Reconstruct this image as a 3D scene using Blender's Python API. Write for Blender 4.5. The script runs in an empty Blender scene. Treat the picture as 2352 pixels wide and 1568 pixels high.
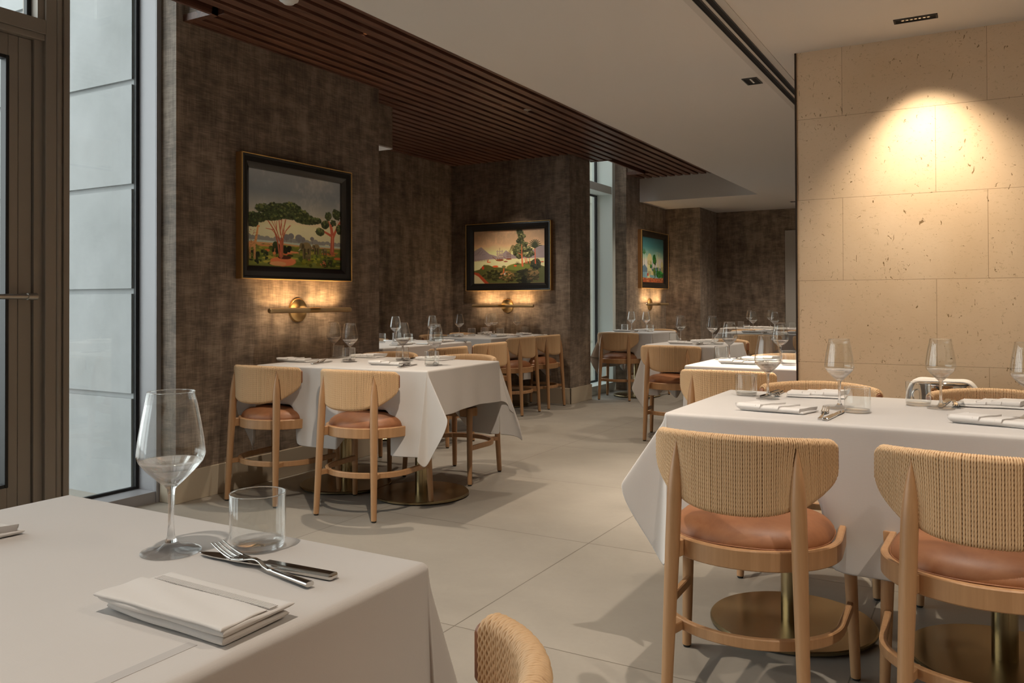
import bpy, bmesh, math, random
import numpy as np
from mathutils import Vector, Matrix
PI = math.pi
sc = bpy.context.scene
COL = sc.collection
# ------------------------------------------------------------------ camera
cam_d = bpy.data.cameras.new('camera'); cam = bpy.data.objects.new('camera', cam_d); COL.objects.link(cam); sc.camera = cam
_f, _pt, _al, _ro = 1892.3, .009582, .5209, -.003047
_F = Vector((-math.sin(_al)*math.cos(_pt), math.cos(_al)*math.cos(_pt), math.sin(_pt)))
_R = Vector((math.cos(_al), math.sin(_al), 0)); _U = _R.cross(_F)
_R2 = _R*math.cos(_ro)+_U*math.sin(_ro); _U2 = -_R*math.sin(_ro)+_U*math.cos(_ro)
cam.matrix_world = Matrix(((_R2.x, _U2.x, -_F.x, 0), (_R2.y, _U2.y, -_F.y, 0), (_R2.z, _U2.z, -_F.z, 1.1), (0, 0, 0, 1)))
cam_d.sensor_width = 36; cam_d.lens = _f*36/2352; cam_d.shift_x = 0; cam_d.shift_y = -111/2352
cam_d.clip_start = .02; cam_d.clip_end = 200
# ------------------------------------------------------------------ world, exposure
sc.view_settings.view_transform = 'Standard'; sc.view_settings.look = 'None'; sc.view_settings.gamma = 1
sc.view_settings.exposure = 0.6; sc.view_settings.use_curve_mapping = False
w = bpy.data.worlds.new('overcast_sky'); sc.world = w; w.use_nodes = True
bg = w.node_tree.nodes['Background']; bg.inputs[0].default_value = (.97, .985, 1.0, 1); bg.inputs[1].default_value = 2.5
LK = 4.0       # strength of the spot lamps, seen and added
c = sc.cycles
c.use_denoising = True; c.max_bounces = 14; c.diffuse_bounces = 5; c.glossy_bounces = 5; c.transmission_bounces = 12
c.transparent_max_bounces = 24; c.caustics_reflective = False; c.caustics_refractive = False; c.sample_clamp_indirect = 6
WARM = (1.0, .70, .40); WARM2 = (1.0, .84, .66)
ZC = 2.36      # white ceiling
ZS = 2.656     # underside of the timber slats
def portal(name, loc, rot, sx, sy):
    l = bpy.data.lights.new(name, 'AREA'); l.shape = 'RECTANGLE'; l.size = sx; l.size_y = sy; l.cycles.is_portal = True
    o = bpy.data.objects.new(name, l); COL.objects.link(o); o.location = loc; o.rotation_euler = rot
portal('window_portal', (-4.2, -.1, 1.88), (0, -PI/2, 0), 3.7, 6.2)
portal('window_portal', (-5.56, 5.3, 1.5), (0, -PI/2, 0), 2.9, 1.1)
portal('window_portal', (-4.26, 8.97, 1.88), (0, -PI/2, 0), 3.7, 1.1)

# ------------------------------------------------------------------ helpers
def link(o, parent=None):
    COL.objects.link(o)
    if parent is not None: o.parent = parent
    return o
def tag(o, label=None, cat=None, group=None, kind=None):
    if label: o['label'] = label
    if cat: o['category'] = cat
    if group: o['group'] = group
    if kind: o['kind'] = kind
    return o
def empty(name, loc=(0, 0, 0), rz=0.):
    o = bpy.data.objects.new(name, None); o.location = loc; o.rotation_euler = (0, 0, rz); o.empty_display_size = .05
    return link(o)
class MB:
    """collects pieces of one mesh"""
    def __init__(s): s.v = []; s.f = []; s.sm = []; s.mi = []; s.n = 0
    def add(s, v, f, smooth=True, mi=0):
        s.v.append(np.asarray(v, float).reshape(-1, 3)); n = s.n
        s.f += [tuple(int(i)+n for i in q) for q in f]; s.sm += [smooth]*len(f); s.mi += [mi]*len(f); s.n += len(s.v[-1])
        return s
    def grid(s, P, close_u=False, close_v=False, smooth=True, mi=0):
        nu, nv = P.shape[:2]; f = []
        for i in range(nu if close_u else nu-1):
            a = i*nv; b = ((i+1) % nu)*nv
            for j in range(nv if close_v else nv-1):
                k = (j+1) % nv
                f.append((a+j, b+j, b+k, a+k))
        return s.add(P.reshape(-1, 3), f, smooth, mi)
    def box(s, x0, x1, y0, y1, z0, z1, bev=0, mi=0, M=None, seg=2):
        bm = bmesh.new()
        vs = [bm.verts.new((x, y, z)) for x in (x0, x1) for y in (y0, y1) for z in (z0, z1)]
        for q in ((0, 1, 3, 2), (4, 6, 7, 5), (0, 4, 5, 1), (2, 3, 7, 6), (0, 2, 6, 4), (1, 5, 7, 3)): bm.faces.new([vs[i] for i in q])
        if bev: bmesh.ops.bevel(bm, geom=bm.edges[:], offset=bev, segments=seg, profile=.5, affect='EDGES')
        if M is not None: bm.transform(M)
        bm.verts.index_update()
        s.add([tuple(v.co) for v in bm.verts], [[v.index for v in f.verts] for f in bm.faces], bool(bev) and bev > .004, mi); bm.free()
        return s
    def tube(s, pts, rad, n=12, cap=True, mi=0, up=(0, 0, 1)):
        pts = [Vector(p) for p in pts]; rad = [rad]*len(pts) if np.isscalar(rad) else list(rad)
        P = []; prev = None
        for i, p in enumerate(pts):
            t = (pts[min(i+1, len(pts)-1)]-pts[max(i-1, 0)]).normalized()
            a = prev if prev is not None else Vector(up).cross(t)
            if a.length < 1e-3: a = Vector((1, 0, 0)).cross(t)
            a = (a-t*a.dot(t)).normalized(); prev = a; b = t.cross(a)
            P.append([p+(a*math.cos(2*PI*k/n)+b*math.sin(2*PI*k/n))*rad[i] for k in range(n)])
        P = np.array([[list(q) for q in r] for r in P]); s.grid(P, close_v=True, mi=mi)
        if cap:
            m = len(pts)
            s.add(P[0], [tuple(range(n))], False, mi); s.add(P[-1], [tuple(range(n))[::-1]], False, mi)
        return s
    def lathe(s, prof, n=32, loc=(0, 0, 0), close=False, mi=0, smooth=True):
        P = np.array([[(r*math.cos(2*PI*k/n)+loc[0], r*math.sin(2*PI*k/n)+loc[1], z+loc[2]) for k in range(n)] for r, z in prof])
        return s.grid(P, close_u=close, close_v=True, mi=mi, smooth=smooth)
    def build(s, name, mat, parent=None, loc=None, merge=0, sharp=None):
        me = bpy.data.meshes.new(name)
        V = np.concatenate(s.v) if s.v else np.zeros((0, 3))
        me.from_pydata(V.tolist(), [], s.f)
        me.polygons.foreach_set('use_smooth', s.sm); me.polygons.foreach_set('material_index', s.mi)
        for m in (mat if isinstance(mat, (list, tuple)) else [mat]): me.materials.append(m)
        bm = bmesh.new(); bm.from_mesh(me)
        if merge: bmesh.ops.remove_doubles(bm, verts=bm.verts[:], dist=merge)
        bmesh.ops.recalc_face_normals(bm, faces=bm.faces[:])
        if sharp:
            for e in bm.edges:
                if len(e.link_faces) == 2 and e.calc_face_angle(0) > sharp: e.smooth = False
        bm.to_mesh(me); bm.free(); me.update()
        o = bpy.data.objects.new(name, me); link(o, parent)
        if loc is not None: o.location = loc
        return o
def struct(name, mb, mat, parent=None, **k):
    o = mb.build(name, mat, parent, **k)
    if parent is None: o['kind'] = 'structure'
    return o
def dup(root, loc=None, rz=None, label=None, group=None):
    def cp(o, p):
        q = o.copy(); COL.objects.link(q)
        if p is not None: q.parent = p
        for ch in o.children: cp(ch, q)
        return q
    r = cp(root, None)
    if loc is not None: r.location = loc
    if rz is not None: r.rotation_euler = (0, 0, rz)
    if label: r['label'] = label
    if group: r['group'] = group
    return r

# ------------------------------------------------------------------ materials
def mat(name, col=(.8, .8, .8), rough=.5, metal=0., **k):
    m = bpy.data.materials.new(name); m.use_nodes = True
    b = m.node_tree.nodes['Principled BSDF']
    b.inputs['Base Color'].default_value = (*col, 1); b.inputs['Roughness'].default_value = rough; b.inputs['Metallic'].default_value = metal
    for kk, v in k.items(): b.inputs[kk].default_value = v
    return m
class NT:
    def __init__(s, m): s.t = m.node_tree; s.b = s.t.nodes.get('Principled BSDF'); s.co = None
    def n(s, typ, **k):
        x = s.t.nodes.new(typ)
        for a, v in k.items():
            if a.startswith('i_'):
                kk = a[2:].replace('_', ' '); x.inputs[kk].default_value = v
            else: setattr(x, a, v)
        return x
    def l(s, a, b): s.t.links.new(a, b)
    def coord(s, scale=(1, 1, 1), loc=(0, 0, 0), rot=(0, 0, 0), src='Object'):
        if s.co is None: s.co = s.n('ShaderNodeTexCoord')
        m = s.n('ShaderNodeMapping'); m.inputs['Scale'].default_value = scale; m.inputs['Location'].default_value = loc; m.inputs['Rotation'].default_value = rot
        s.l(s.co.outputs[src], m.inputs['Vector']); return m.outputs[0]
    def noise(s, vec, scale=5, detail=4, rough=.55, dist=0):
        x = s.n('ShaderNodeTexNoise'); x.inputs['Scale'].default_value = scale; x.inputs['Detail'].default_value = detail
        x.inputs['Roughness'].default_value = rough; x.inputs['Distortion'].default_value = dist; s.l(vec, x.inputs['Vector']); return x.outputs['Fac']
    def ramp(s, fac, stops):
        x = s.n('ShaderNodeValToRGB'); e = x.color_ramp.elements
        while len(e) < len(stops): e.new(.5)
        for q, (p, c_) in zip(e, stops): q.position = p; q.color = (*c_, 1) if len(c_) == 3 else c_
        s.l(fac, x.inputs[0]); return x.outputs[0]
    def mix(s, fac, a, b, mode='MIX'):
        x = s.n('ShaderNodeMix'); x.data_type = 'RGBA'; x.blend_type = mode
        for inp, v in ((x.inputs[0], fac), (x.inputs[6], a), (x.inputs[7], b)):
            if hasattr(v, 'links'): s.l(v, inp)
            elif isinstance(v, (tuple, list)): inp.default_value = (*v, 1)
            else: inp.default_value = v
        return x.outputs[2]
    def math(s, op, a, b=0):
        x = s.n('ShaderNodeMath', operation=op)
        for inp, v in ((x.inputs[0], a), (x.inputs[1], b)):
            if hasattr(v, 'links'): s.l(v, inp)
            else: inp.default_value = v
        return x.outputs[0]
    def bump(s, h, strength=.3, dist=.002):
        x = s.n('ShaderNodeBump'); x.inputs['Strength'].default_value = strength; x.inputs['Distance'].default_value = dist
        s.l(h, x.inputs['Height']); s.l(x.outputs[0], s.b.inputs['Normal'])
    def col(s, c_): s.l(c_, s.b.inputs['Base Color'])

def m_wallpaper():
    m = mat('woven_wallcovering', rough=.62); t = NT(m)
    # wide soft patches, made of fine warp and weft threads that break up
    pv = t.noise(t.coord((4.5, 4.5, 1.3)), 2.2, 3, .6)
    ph = t.noise(t.coord((3.0, 3.0, 9.0)), 2.4, 3, .6)
    tv = t.noise(t.coord((260, 260, 9)), 1.0, 2, .6)
    th = t.noise(t.coord((14, 14, 300)), 1.0, 2, .6)
    f = t.math('ADD', t.math('MULTIPLY', pv, 1.45), t.math('MULTIPLY', ph, 1.15))
    f = t.math('ADD', f, t.math('MULTIPLY', tv, .85)); f = t.math('ADD', f, t.math('MULTIPLY', th, 1.05))
    f = t.math('MULTIPLY', f, .2222)
    t.col(t.ramp(f, [(.40, (.090, .064, .045)), (.50, (.200, .148, .108)), (.56, (.30, .232, .174)), (.66, (.39, .31, .235))]))
    t.bump(t.math('ADD', tv, th), .25, .001)
    t.b.inputs['Sheen Weight'].default_value = .15
    return m
def m_stone():
    m = mat('limestone', rough=.42); t = NT(m)
    v = t.coord()
    base = t.ramp(t.noise(v, 2.2, 5, .6, .4), [(.3, (.66, .475, .305)), (.7, (.74, .555, .38))])
    speck = t.noise(t.coord((1, 1, 1.6)), 48, 6, .7, .5)
    base = t.mix(t.ramp(speck, [(.34, (.55, .55, .55)), (.42, (0, 0, 0))]), base, (.46, .32, .18))
    pit = t.noise(t.coord((1, 1, .45), rot=(0, .5, 0)), 46, 3, .6, 1.4)
    pm = t.ramp(pit, [(.305, (1, 1, 1)), (.33, (0, 0, 0))])
    base = t.mix(pm, base, (.26, .16, .07))
    pit2 = t.noise(t.coord((1.6, 1.6, 3.0), rot=(0, -.6, 0)), 17, 4, .6, 2.0)
    pm2 = t.ramp(pit2, [(.298, (1, 1, 1)), (.318, (0, 0, 0))])
    base = t.mix(pm2, base, (.38, .24, .13))
    # joints: two course patterns
    sx = t.n('ShaderNodeSeparateXYZ'); t.l(v, sx.inputs[0])
    cmb = t.n('ShaderNodeCombineXYZ'); t.l(t.math('ADD', sx.outputs[0], .827+6.25), cmb.inputs[0]); t.l(t.math('ADD', sx.outputs[2], 4.1*2-.788+.41), cmb.inputs[1])
    br = t.n('ShaderNodeTexBrick'); br.offset = .66; br.offset_frequency = 2; br.squash = 1
    br.inputs['Scale'].default_value = 1; br.inputs['Brick Width'].default_value = .6255; br.inputs['Row Height'].default_value = .41
    br.inputs['Mortar Size'].default_value = .0011; br.inputs['Mortar Smooth'].default_value = .2; br.inputs['Bias'].default_value = 0
    br.inputs['Color1'].default_value = (1, 1, 1, 1); br.inputs['Color2'].default_value = (.93, .93, .93, 1); br.inputs['Mortar'].default_value = (.5, .45, .4, 1)
    t.l(cmb.outputs[0], br.inputs['Vector'])
    t.col(t.mix(1.0, base, br.outputs['Color'], 'MULTIPLY'))
    h = t.math('SUBTRACT', t.math('MULTIPLY', t.noise(v, 60, 3), .25), t.math('ADD', pm, t.math('ADD', pm2, br.outputs['Fac'])))
    t.bump(h, .45, .0025)
    return m
def m_floor():
    m = mat('porcelain_floor_tile', rough=.5); t = NT(m); v = t.coord()
    base = t.ramp(t.noise(v, 1.1, 6, .6, .3), [(.3, (.265, .240, .208)), (.7, (.345, .315, .272))])
    base = t.mix(t.math('MULTIPLY', t.noise(v, 45, 5, .7), .35), base, (.22, .198, .17))
    br = t.n('ShaderNodeTexBrick'); br.offset = 0; br.squash = 1
    br.inputs['Scale'].default_value = 1; br.inputs['Brick Width'].default_value = 1.22; br.inputs['Row Height'].default_value = 1.092
    br.inputs['Mortar Size'].default_value = .0022; br.inputs['Mortar Smooth'].default_value = .1
    br.inputs['Color1'].default_value = (1, 1, 1, 1); br.inputs['Color2'].default_value = (.95, .95, .95, 1); br.inputs['Mortar'].default_value = (.45, .43, .4, 1)
    t.l(t.coord(loc=(1.568+12.2, -2.333+10.92, 0)), br.inputs['Vector'])
    t.col(t.mix(1.0, base, br.outputs['Color'], 'MULTIPLY'))
    r = t.ramp(t.noise(v, 3, 3), [(.3, (.42, .42, .42)), (.7, (.56, .56, .56))]); t.l(r, t.b.inputs['Roughness'])
    t.bump(t.math('SUBTRACT', t.math('MULTIPLY', t.noise(v, 220, 2), .3), br.outputs['Fac']), .15, .001)
    return m
def m_wood(name, c1, c2, c3, axis=2, rough=.4, scale=1.):
    m = mat(name, rough=rough); t = NT(m)
    sc_ = [26*scale]*3; sc_[axis] = 1.6*scale
    a = t.noise(t.coord(tuple(sc_)), 1.5, 5, .6, .8)
    sc2 = [150*scale]*3; sc2[axis] = 5*scale
    b = t.noise(t.coord(tuple(sc2)), 1., 2, .6)
    f = t.math('ADD', t.math('MULTIPLY', a, .75), t.math('MULTIPLY', b, .25))
    t.col(t.ramp(f, [(.35, c1), (.5, c2), (.65, c3)])); t.bump(b, .08, .0006)
    return m
def m_cloth(name='table_linen', col=(.56, .53, .508), k=1.):
    m = mat(name, col, rough=.85); t = NT(m)
    n1 = t.noise(t.coord((900, 60, 60)), 1, 1); n2 = t.noise(t.coord((60, 900, 900)), 1, 1)
    f = t.math('ADD', n1, n2)
    big = t.noise(t.coord(), 9, 3, .5)
    h = t.math('ADD', t.math('MULTIPLY', f, .12), t.math('MULTIPLY', big, 1.0*k)); t.bump(h, .22, .004)
    t.col(t.ramp(t.noise(t.coord(), 3, 3), [(.3, tuple(x*.97 for x in col)), (.7, col)]))
    t.b.inputs['Sheen Weight'].default_value = .25; t.b.inputs['Sheen Roughness'].default_value = .5
    return m
def m_leather():
    m = mat('tan_leather', rough=.52); t = NT(m); v = t.coord()
    t.col(t.ramp(t.noise(v, 7, 6, .65, .5), [(.3, (.195, .072, .025)), (.5, (.27, .105, .04)), (.72, (.345, .15, .062))]))
    t.bump(t.noise(v, 260, 4), .12, .0006); return m
def m_glass(name, tint=(1, 1, 1), boost=1.6):
    """thin clear glass: mostly see-through, mirror-like at grazing angles"""
    m = bpy.data.materials.new(name); m.use_nodes = True; nt = m.node_tree; nt.nodes.clear()
    o = nt.nodes.new('ShaderNodeOutputMaterial'); mx = nt.nodes.new('ShaderNodeMixShader'); tr = nt.nodes.new('ShaderNodeBsdfTransparent'); gl = nt.nodes.new('ShaderNodeBsdfGlossy')
    fr = nt.nodes.new('ShaderNodeLayerWeight'); fr.inputs[0].default_value = .5
    pw = nt.nodes.new('ShaderNodeMath'); pw.operation = 'POWER'; pw.inputs[1].default_value = 4.6; nt.links.new(fr.outputs['Facing'], pw.inputs[0])
    mu = nt.nodes.new('ShaderNodeMath'); mu.operation = 'MULTIPLY_ADD'; mu.inputs[1].default_value = .88*boost; mu.inputs[2].default_value = .042*boost; mu.use_clamp = True
    tr.inputs[0].default_value = (*tint, 1); gl.inputs['Roughness'].default_value = .0; gl.inputs[0].default_value = (1, 1, 1, 1)
    nt.links.new(pw.outputs[0], mu.inputs[0]); nt.links.new(mu.outputs[0], mx.inputs[0]); nt.links.new(tr.outputs[0], mx.inputs[1]); nt.links.new(gl.outputs[0], mx.inputs[2]); nt.links.new(mx.outputs[0], o.inputs[0])
    return m
def m_solid(name='solid_crystal', k=.6):
    m = bpy.data.materials.new(name); m.use_nodes = True; nt = m.node_tree; nt.nodes.clear()
    o = nt.nodes.new('ShaderNodeOutputMaterial'); mx = nt.nodes.new('ShaderNodeMixShader'); tr = nt.nodes.new('ShaderNodeBsdfTransparent'); gl = nt.nodes.new('ShaderNodeBsdfGlass')
    gl.inputs['Roughness'].default_value = .0; gl.inputs['IOR'].default_value = 1.48; mx.inputs[0].default_value = k
    nt.links.new(tr.outputs[0], mx.inputs[1]); nt.links.new(gl.outputs[0], mx.inputs[2]); nt.links.new(mx.outputs[0], o.inputs[0]); return m
def m_brushed(name, col, rough=.3, radial=True):
    m = mat(name, col, rough, 1.0); t = NT(m)
    if radial:
        v = t.coord(); sx = t.n('ShaderNodeSeparateXYZ'); t.l(v, sx.inputs[0])
        r = t.math('SQRT', t.math('ADD', t.math('MULTIPLY', sx.outputs[0], sx.outputs[0]), t.math('MULTIPLY', sx.outputs[1], sx.outputs[1])))
        cm = t.n('ShaderNodeCombineXYZ'); t.l(t.math('MULTIPLY', r, 500), cm.inputs[0])
        n = t.noise(cm.outputs[0], 1, 3); t.bump(n, .06, .0004)
        tg = t.n('ShaderNodeTangent'); tg.direction_type = 'RADIAL'; tg.axis = 'Z'; t.l(tg.outputs[0], t.b.inputs['Tangent'])
        t.b.inputs['Anisotropic'].default_value = .75
    return m
def m_emit(name, col, s):
    m = mat(name, (0, 0, 0)); b = m.node_tree.nodes['Principled BSDF']; b.inputs['Emission Color'].default_value = (*col, 1); b.inputs['Emission Strength'].default_value = s; return m

M = dict(
    wallpaper=m_wallpaper(), stone=m_stone(), floor=m_floor(),
    ceiling=mat('ceiling_paint', (.66, .63, .60), .9), cream=mat('baseboard_paint', (.50, .43, .33), .45),
    slat=m_wood('walnut_slats', (.060, .024, .014), (.125, .054, .034), (.20, .098, .064), 1, .42, .8),
    slat_back=mat('slat_backing', (.006, .0045, .004), .9),
    beech=m_wood('beech_wood', (.37, .20, .094), (.41, .228, .108), (.46, .262, .13), 2, .40, .9),
    cap=mat('end_cap_wood', (.25, .105, .05), .35),
    cord=mat('paper_cord', (.62, .415, .235), .62), cord_core=mat('paper_cord_core', (.20, .105, .045), .8),
    leather=m_leather(), cloth=m_cloth(), napkin=m_cloth('napkin_linen', (.66, .635, .615), .3), hem=mat('hem_stitch', (.55, .52, .49), .9),
    brass=m_brushed('brushed_brass', (.33, .26, .145), .26), pole=mat('brass_pole', (.33, .26, .145), .22, 1.), black=mat('black_metal', (.012, .012, .012), .4),
    brass2=mat('satin_brass', (.62, .43, .19), .3, 1.), brass3=m_brushed('spun_brass', (.66, .47, .22), .28),
    steel=mat('polished_steel', (.62, .60, .57), .12, 1.), chrome=mat('polished_chrome', (.78, .76, .73), .05, 1.),
    bowl=m_glass('clear_crystal', (.985, .99, .985), 1.1), pane=m_glass('window_glass', (.93, .965, .955), .9),
    solid=m_solid(), solid_light=m_solid('foot_crystal', .34),
    alu=mat('bronze_aluminium', (.33, .285, .24), .42, .15), alu2=mat('grey_aluminium', (.33, .325, .34), .45, .2), gasket=mat('black_gasket', (.01, .01, .011), .5),
    frame=mat('black_lacquer', (.011, .0105, .0105), .24, 0., **{'Specular IOR Level': .9}), gold=mat('gilt_edge', (.85, .56, .20), .36, .65), goldside=mat('gilt_side', (.36, .18, .065), .5, .3),
    white=mat('white_plastic', (.7, .7, .68), .4), bone=mat('pale_door_paint', (.42, .40, .37), .5), lens=m_emit('lamp_lens', WARM2, 6.),
    led=m_emit('led_strip', WARM, 28.), cork=mat('rubber_glide', (.02, .02, .018), .7),
)
def m_ext():
    m = mat('render_blocks', rough=.85); t = NT(m); v = t.coord()
    t.col(t.ramp(t.noise(v, 3.5, 6, .6), [(.3, (.30, .312, .312)), (.7, (.365, .375, .38))])); t.bump(t.noise(v, 120, 4), .2, .002); return m
M['ext'] = m_ext()
M['ext_bright'] = mat('brightened_render_blocks', (.62, .64, .56), .85)  # block colour lightened to stand in for daylight outside the passage window
def m_deck():
    m = mat('outdoor_paving', (.4, .4, .4), .8); t = NT(m)
    wv = t.n('ShaderNodeTexWave'); wv.inputs['Scale'].default_value = 3.2; t.l(t.coord(), wv.inputs[0])
    t.col(t.ramp(wv.outputs[1], [(.08, (.16, .15, .14)), (.2, (.5, .5, .49))])); return m
M['deck'] = m_deck()

# ------------------------------------------------------------------ the room
XA = -3.832
struct('floor', MB().box(-5.6, 4.2, -3.4, 12.2, -.12, 0), M['floor'])
b = MB()
b.box(-2.333, 4.2, -3.4, 12.2, ZC, ZC+.5); b.box(-5.6, -2.333, 9.95, 12.2, ZC, ZC+.5)
struct('ceiling', b, M['ceiling'])
struct('wall_left', MB().box(-3.96, XA, 2.99, 4.73, 0, 3.85), M['wallpaper'])
b = MB(); b.box(-5.6, -3.96, 4.63, 4.73, 0, 3.85); b.box(-5.6, -5.333, 5.86, 7.92, 0, 3.85); b.box(-5.6, XA, 7.92, 8.44, 0, 3.85)
struct('wall_alcove', b, M['wallpaper'])
struct('wall_passage', MB().box(-4.2, -3.82, 9.49, 10.93, 0, 3.85), M['wallpaper'])
b = MB(); b.box(-4.2, -3.335, 10.93, 11.73, 0, 3.85)
struct('wall_return', b, M['wallpaper'])
struct('wall_far', MB().box(-4.2, 4.2, 11.73, 12.0, 0, 3.85), M['wallpaper'])
struct('wall_back', MB().box(-4.2, 4.2, -3.4, -3.2, 0, 3.85), M['wallpaper'])
struct('wall_side', MB().box(3.9, 4.2, -3.2, 11.73, 0, 3.85), M['wallpaper'])
struct('wall_right', MB().box(-.827, 3.9, 4.37, 4.402, 0, ZC), M['stone'])
struct('trim_1', MB().box(-.835, -.827, 4.362, 4.404, 0, ZC), mat('dark_bronze_edge', (.035, .02, .012), .4, .5))
# boxed-in beam that crosses the alcove just past the first wall
struct('trim_2', MB().box(-5.333, -4.13, 4.73, 5.27, 2.335, 2.9), [M['wallpaper']])
struct('trim_3', MB().box(-5.333, -4.13, 4.73, 5.27, 2.325, 2.3349), M['ceiling'])
# baseboards
def base(name, boxes):
    b = MB()
    for q in boxes: b.box(*q, 0, .17, bev=.003)
    struct(name, b, M['cream'])
base('baseboard_left', [(XA, XA+.014, 2.985, 4.744), (-3.95, XA+.014, 2.976, 2.99)])
base('baseboard_alcove', [(-5.333, -5.319, 4.73, 7.92), (-5.333, XA+.014, 7.906, 7.92), (XA, XA+.014, 7.906, 8.45)])
base('baseboard_passage', [(-3.82, -3.806, 9.48, 10.93), (-3.82, -3.321, 10.916, 10.93), (-3.335, -3.321, 10.93, 11.73), (-3.335, 3.9, 11.716, 11.73)])
# timber slat ceiling, run along the room
b = MB(); b.box(-3.62, -2.333, -3.4, 9.95, ZS+.10, ZS+.14); b.box(-5.6, -3.62, 3.04, 8.44, ZS+.10, ZS+.14); b.box(-3.82, -3.62, 9.52, 9.95, ZS+.10, ZS+.14)
struct('ceiling_backing', b, M['slat_back'])
bpy.data.objects['ceiling_backing'].name = 'trim_4'
b = MB(); x = -2.45
while x > -5.3:
    x0, x1 = x-.062, x
    y0 = -3.2; y1 = 9.94
    if x0 < -3.60: y0 = 3.075
    if x0 < XA+.0: y0, y1 = 4.74, 7.91
    if XA < x0 < -3.60:
        b.box(x0, x1, 9.56, 9.94, ZS, ZS+.055, bev=.0015, seg=1); y1 = 8.42
    b.box(x0, x1, y0, y1, ZS, ZS+.055, bev=.0015, seg=1)
    x -= .1
b.box(XA, -3.60, 3.035, 3.075, ZS-.006, ZS+.032); b.box(-3.62, -3.60, -3.2, 3.075, ZS-.004, ZS+.1)
b.box(XA, XA+.018, 3.075, 4.73, ZS-.004, ZS+.02); b.box(-3.82, -3.60, 9.52, 9.56, ZS-.006, ZS+.032); b.box(-3.82, -3.60, 8.42, 8.44, ZS-.006, ZS+.1); b.box(-3.62, -3.60, 8.42, 9.56, ZS-.004, ZS+.1)
struct('trim_5', b, M['slat'])
b = MB(); b.box(-4.2, -3.60, -3.4, 3.03, 3.75, 3.85); b.box(-3.62, -3.605, -3.2, 3.03, ZS, 3.75); b.box(-4.2, -3.5, 8.44, 9.5, 3.75, 3.85)
b.box(-3.62, -3.605, 8.43, 9.55, ZS+.1, 3.75); b.box(-3.82, -3.6, 9.535, 9.55, ZS+.032, 3.75)
b.box(-3.84, -3.60, 3.045, 3.07, ZS+.032, 3.75)
struct('trim_6', b, M['wallpaper'])
# second pocket beside the passage window: slats stop short there
struct('trim_7', MB().box(-5.333, -3.8, 4.73, 7.92, 2.95, 3.1), M['slat_back'])

# exterior: rendered block walls and paving
def blockwall(name, x0, x1, y, z0=0.0):
    b = MB(); z = -.01-.0; h = .586; g = .030
    b.box(x0, x1, y+.02, y+.12, -.1, 5.2)
    k = 0
    while z < 5:
        b.box(x0, x1, y, y+.03, z+(g/2 if k else 0), z+h-g/2); z += h; k += 1
    return b
e = blockwall('x', -6.4, -4.13, 2.93).build('exterior_wall', M['ext']); e['kind'] = 'structure'
e = blockwall('x', -4.95, -4.28, 9.62).build('exterior_wall', M['ext_bright']); e['kind'] = 'structure'
e = MB().box(-5.9, -5.62, 5.9, 8.44, -.1, 5.2).build('exterior_wall', M['ext']); e['kind'] = 'structure'
e = MB().box(-14, -4.14, -9, 12.5, -.2, -.02).build('exterior_ground', M['deck']); e['kind'] = 'structure'

# windows and door, all in the left glazed front
def rect_frame(b, y0, y1, z0, z1, w, x0, x1, wb=None):
    b.box(x0, x1, y0, y0+w, z0, z1, bev=.002, seg=1); b.box(x0, x1, y1-w, y1, z0, z1, bev=.002, seg=1)
    b.box(x0, x1, y0+w, y1-w, z0, z0+(wb or w), bev=.002, seg=1); b.box(x0, x1, y0+w, y1-w, z1-w, z1, bev=.002, seg=1)
# window_1: tall fixed light beside the door
b = MB(); b.box(-4.16, -3.962, 2.96, 2.99, 0, 3.75); b.box(-4.16, -3.962, 2.467, 2.96, 0, .06); b.box(-4.16, -3.962, 2.467, 2.96, 3.72, 3.75); b.box(-3.964, -3.955, 2.96, 2.99, 0, 3.75)
w1 = struct('window_1', b, M['alu2'])
g = MB(); g.box(-4.125, -4.105, 2.94, 2.96, .06, 3.72); g.box(-4.125, -4.105, 2.467, 2.94, .06, .075); g.build('gasket', M['gasket'], w1)
MB().box(-4.118, -4.112, 2.467, 2.94, .075, 3.72).build('window_pane', M['pane'], w1)
b = MB(); b.box(-4.14, -3.96, 2.344, 2.40, 0, 3.75, bev=.004); b.box(-4.14, -3.96, 2.40, 2.433, 0, 3.75, bev=.012); b.box(-4.14, -3.955, 2.433, 2.436, 0, 3.75); b.box(-4.14, -3.96, 2.436, 2.467, 0, 3.75, bev=.003)
struct('trim_8', b, M['alu'])
# door_1
d = empty('door_1'); d['kind'] = 'structure'
b = MB(); b.box(-4.06, -4.0, 2.187, 2.235, 0, 2.372, bev=.003); b.box(-4.06, -4.0, 2.236, 2.300, 0, 2.372, bev=.003); b.box(-4.06, -4.0, 1.30, 1.41, 0, 2.372, bev=.003)
b.box(-4.06, -4.0, 1.41, 2.187, 0, .235, bev=.003); b.box(-4.06, -4.0, 1.41, 2.187, 2.262, 2.372, bev=.003); b.build('door_leaf', M['alu'], d)
b = MB(); rect_frame(b, 1.405, 2.192, .228, 2.270, .016, -4.045, -3.996); b.build('gasket', M['gasket'], d)
MB().box(-4.033, -4.027, 1.41, 2.187, .235, 2.262).build('window_pane', M['pane'], d)
b = MB(); b.box(-4.10, -3.985, 2.302, 2.344, 0, 2.40); b.box(-4.10, -4.02, 1.25, 1.298, 0, 2.40); b.box(-4.1, -3.965, 1.25, 2.344, 2.374, 2.405, bev=.004); b.box(-4.1, -3.958, 1.25, 2.344, 2.405, 2.475, bev=.002)
b.box(-4.1, -3.975, 2.312, 2.344, 2.475, 3.75); b.build('door_frame', M['alu'], d)
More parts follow.
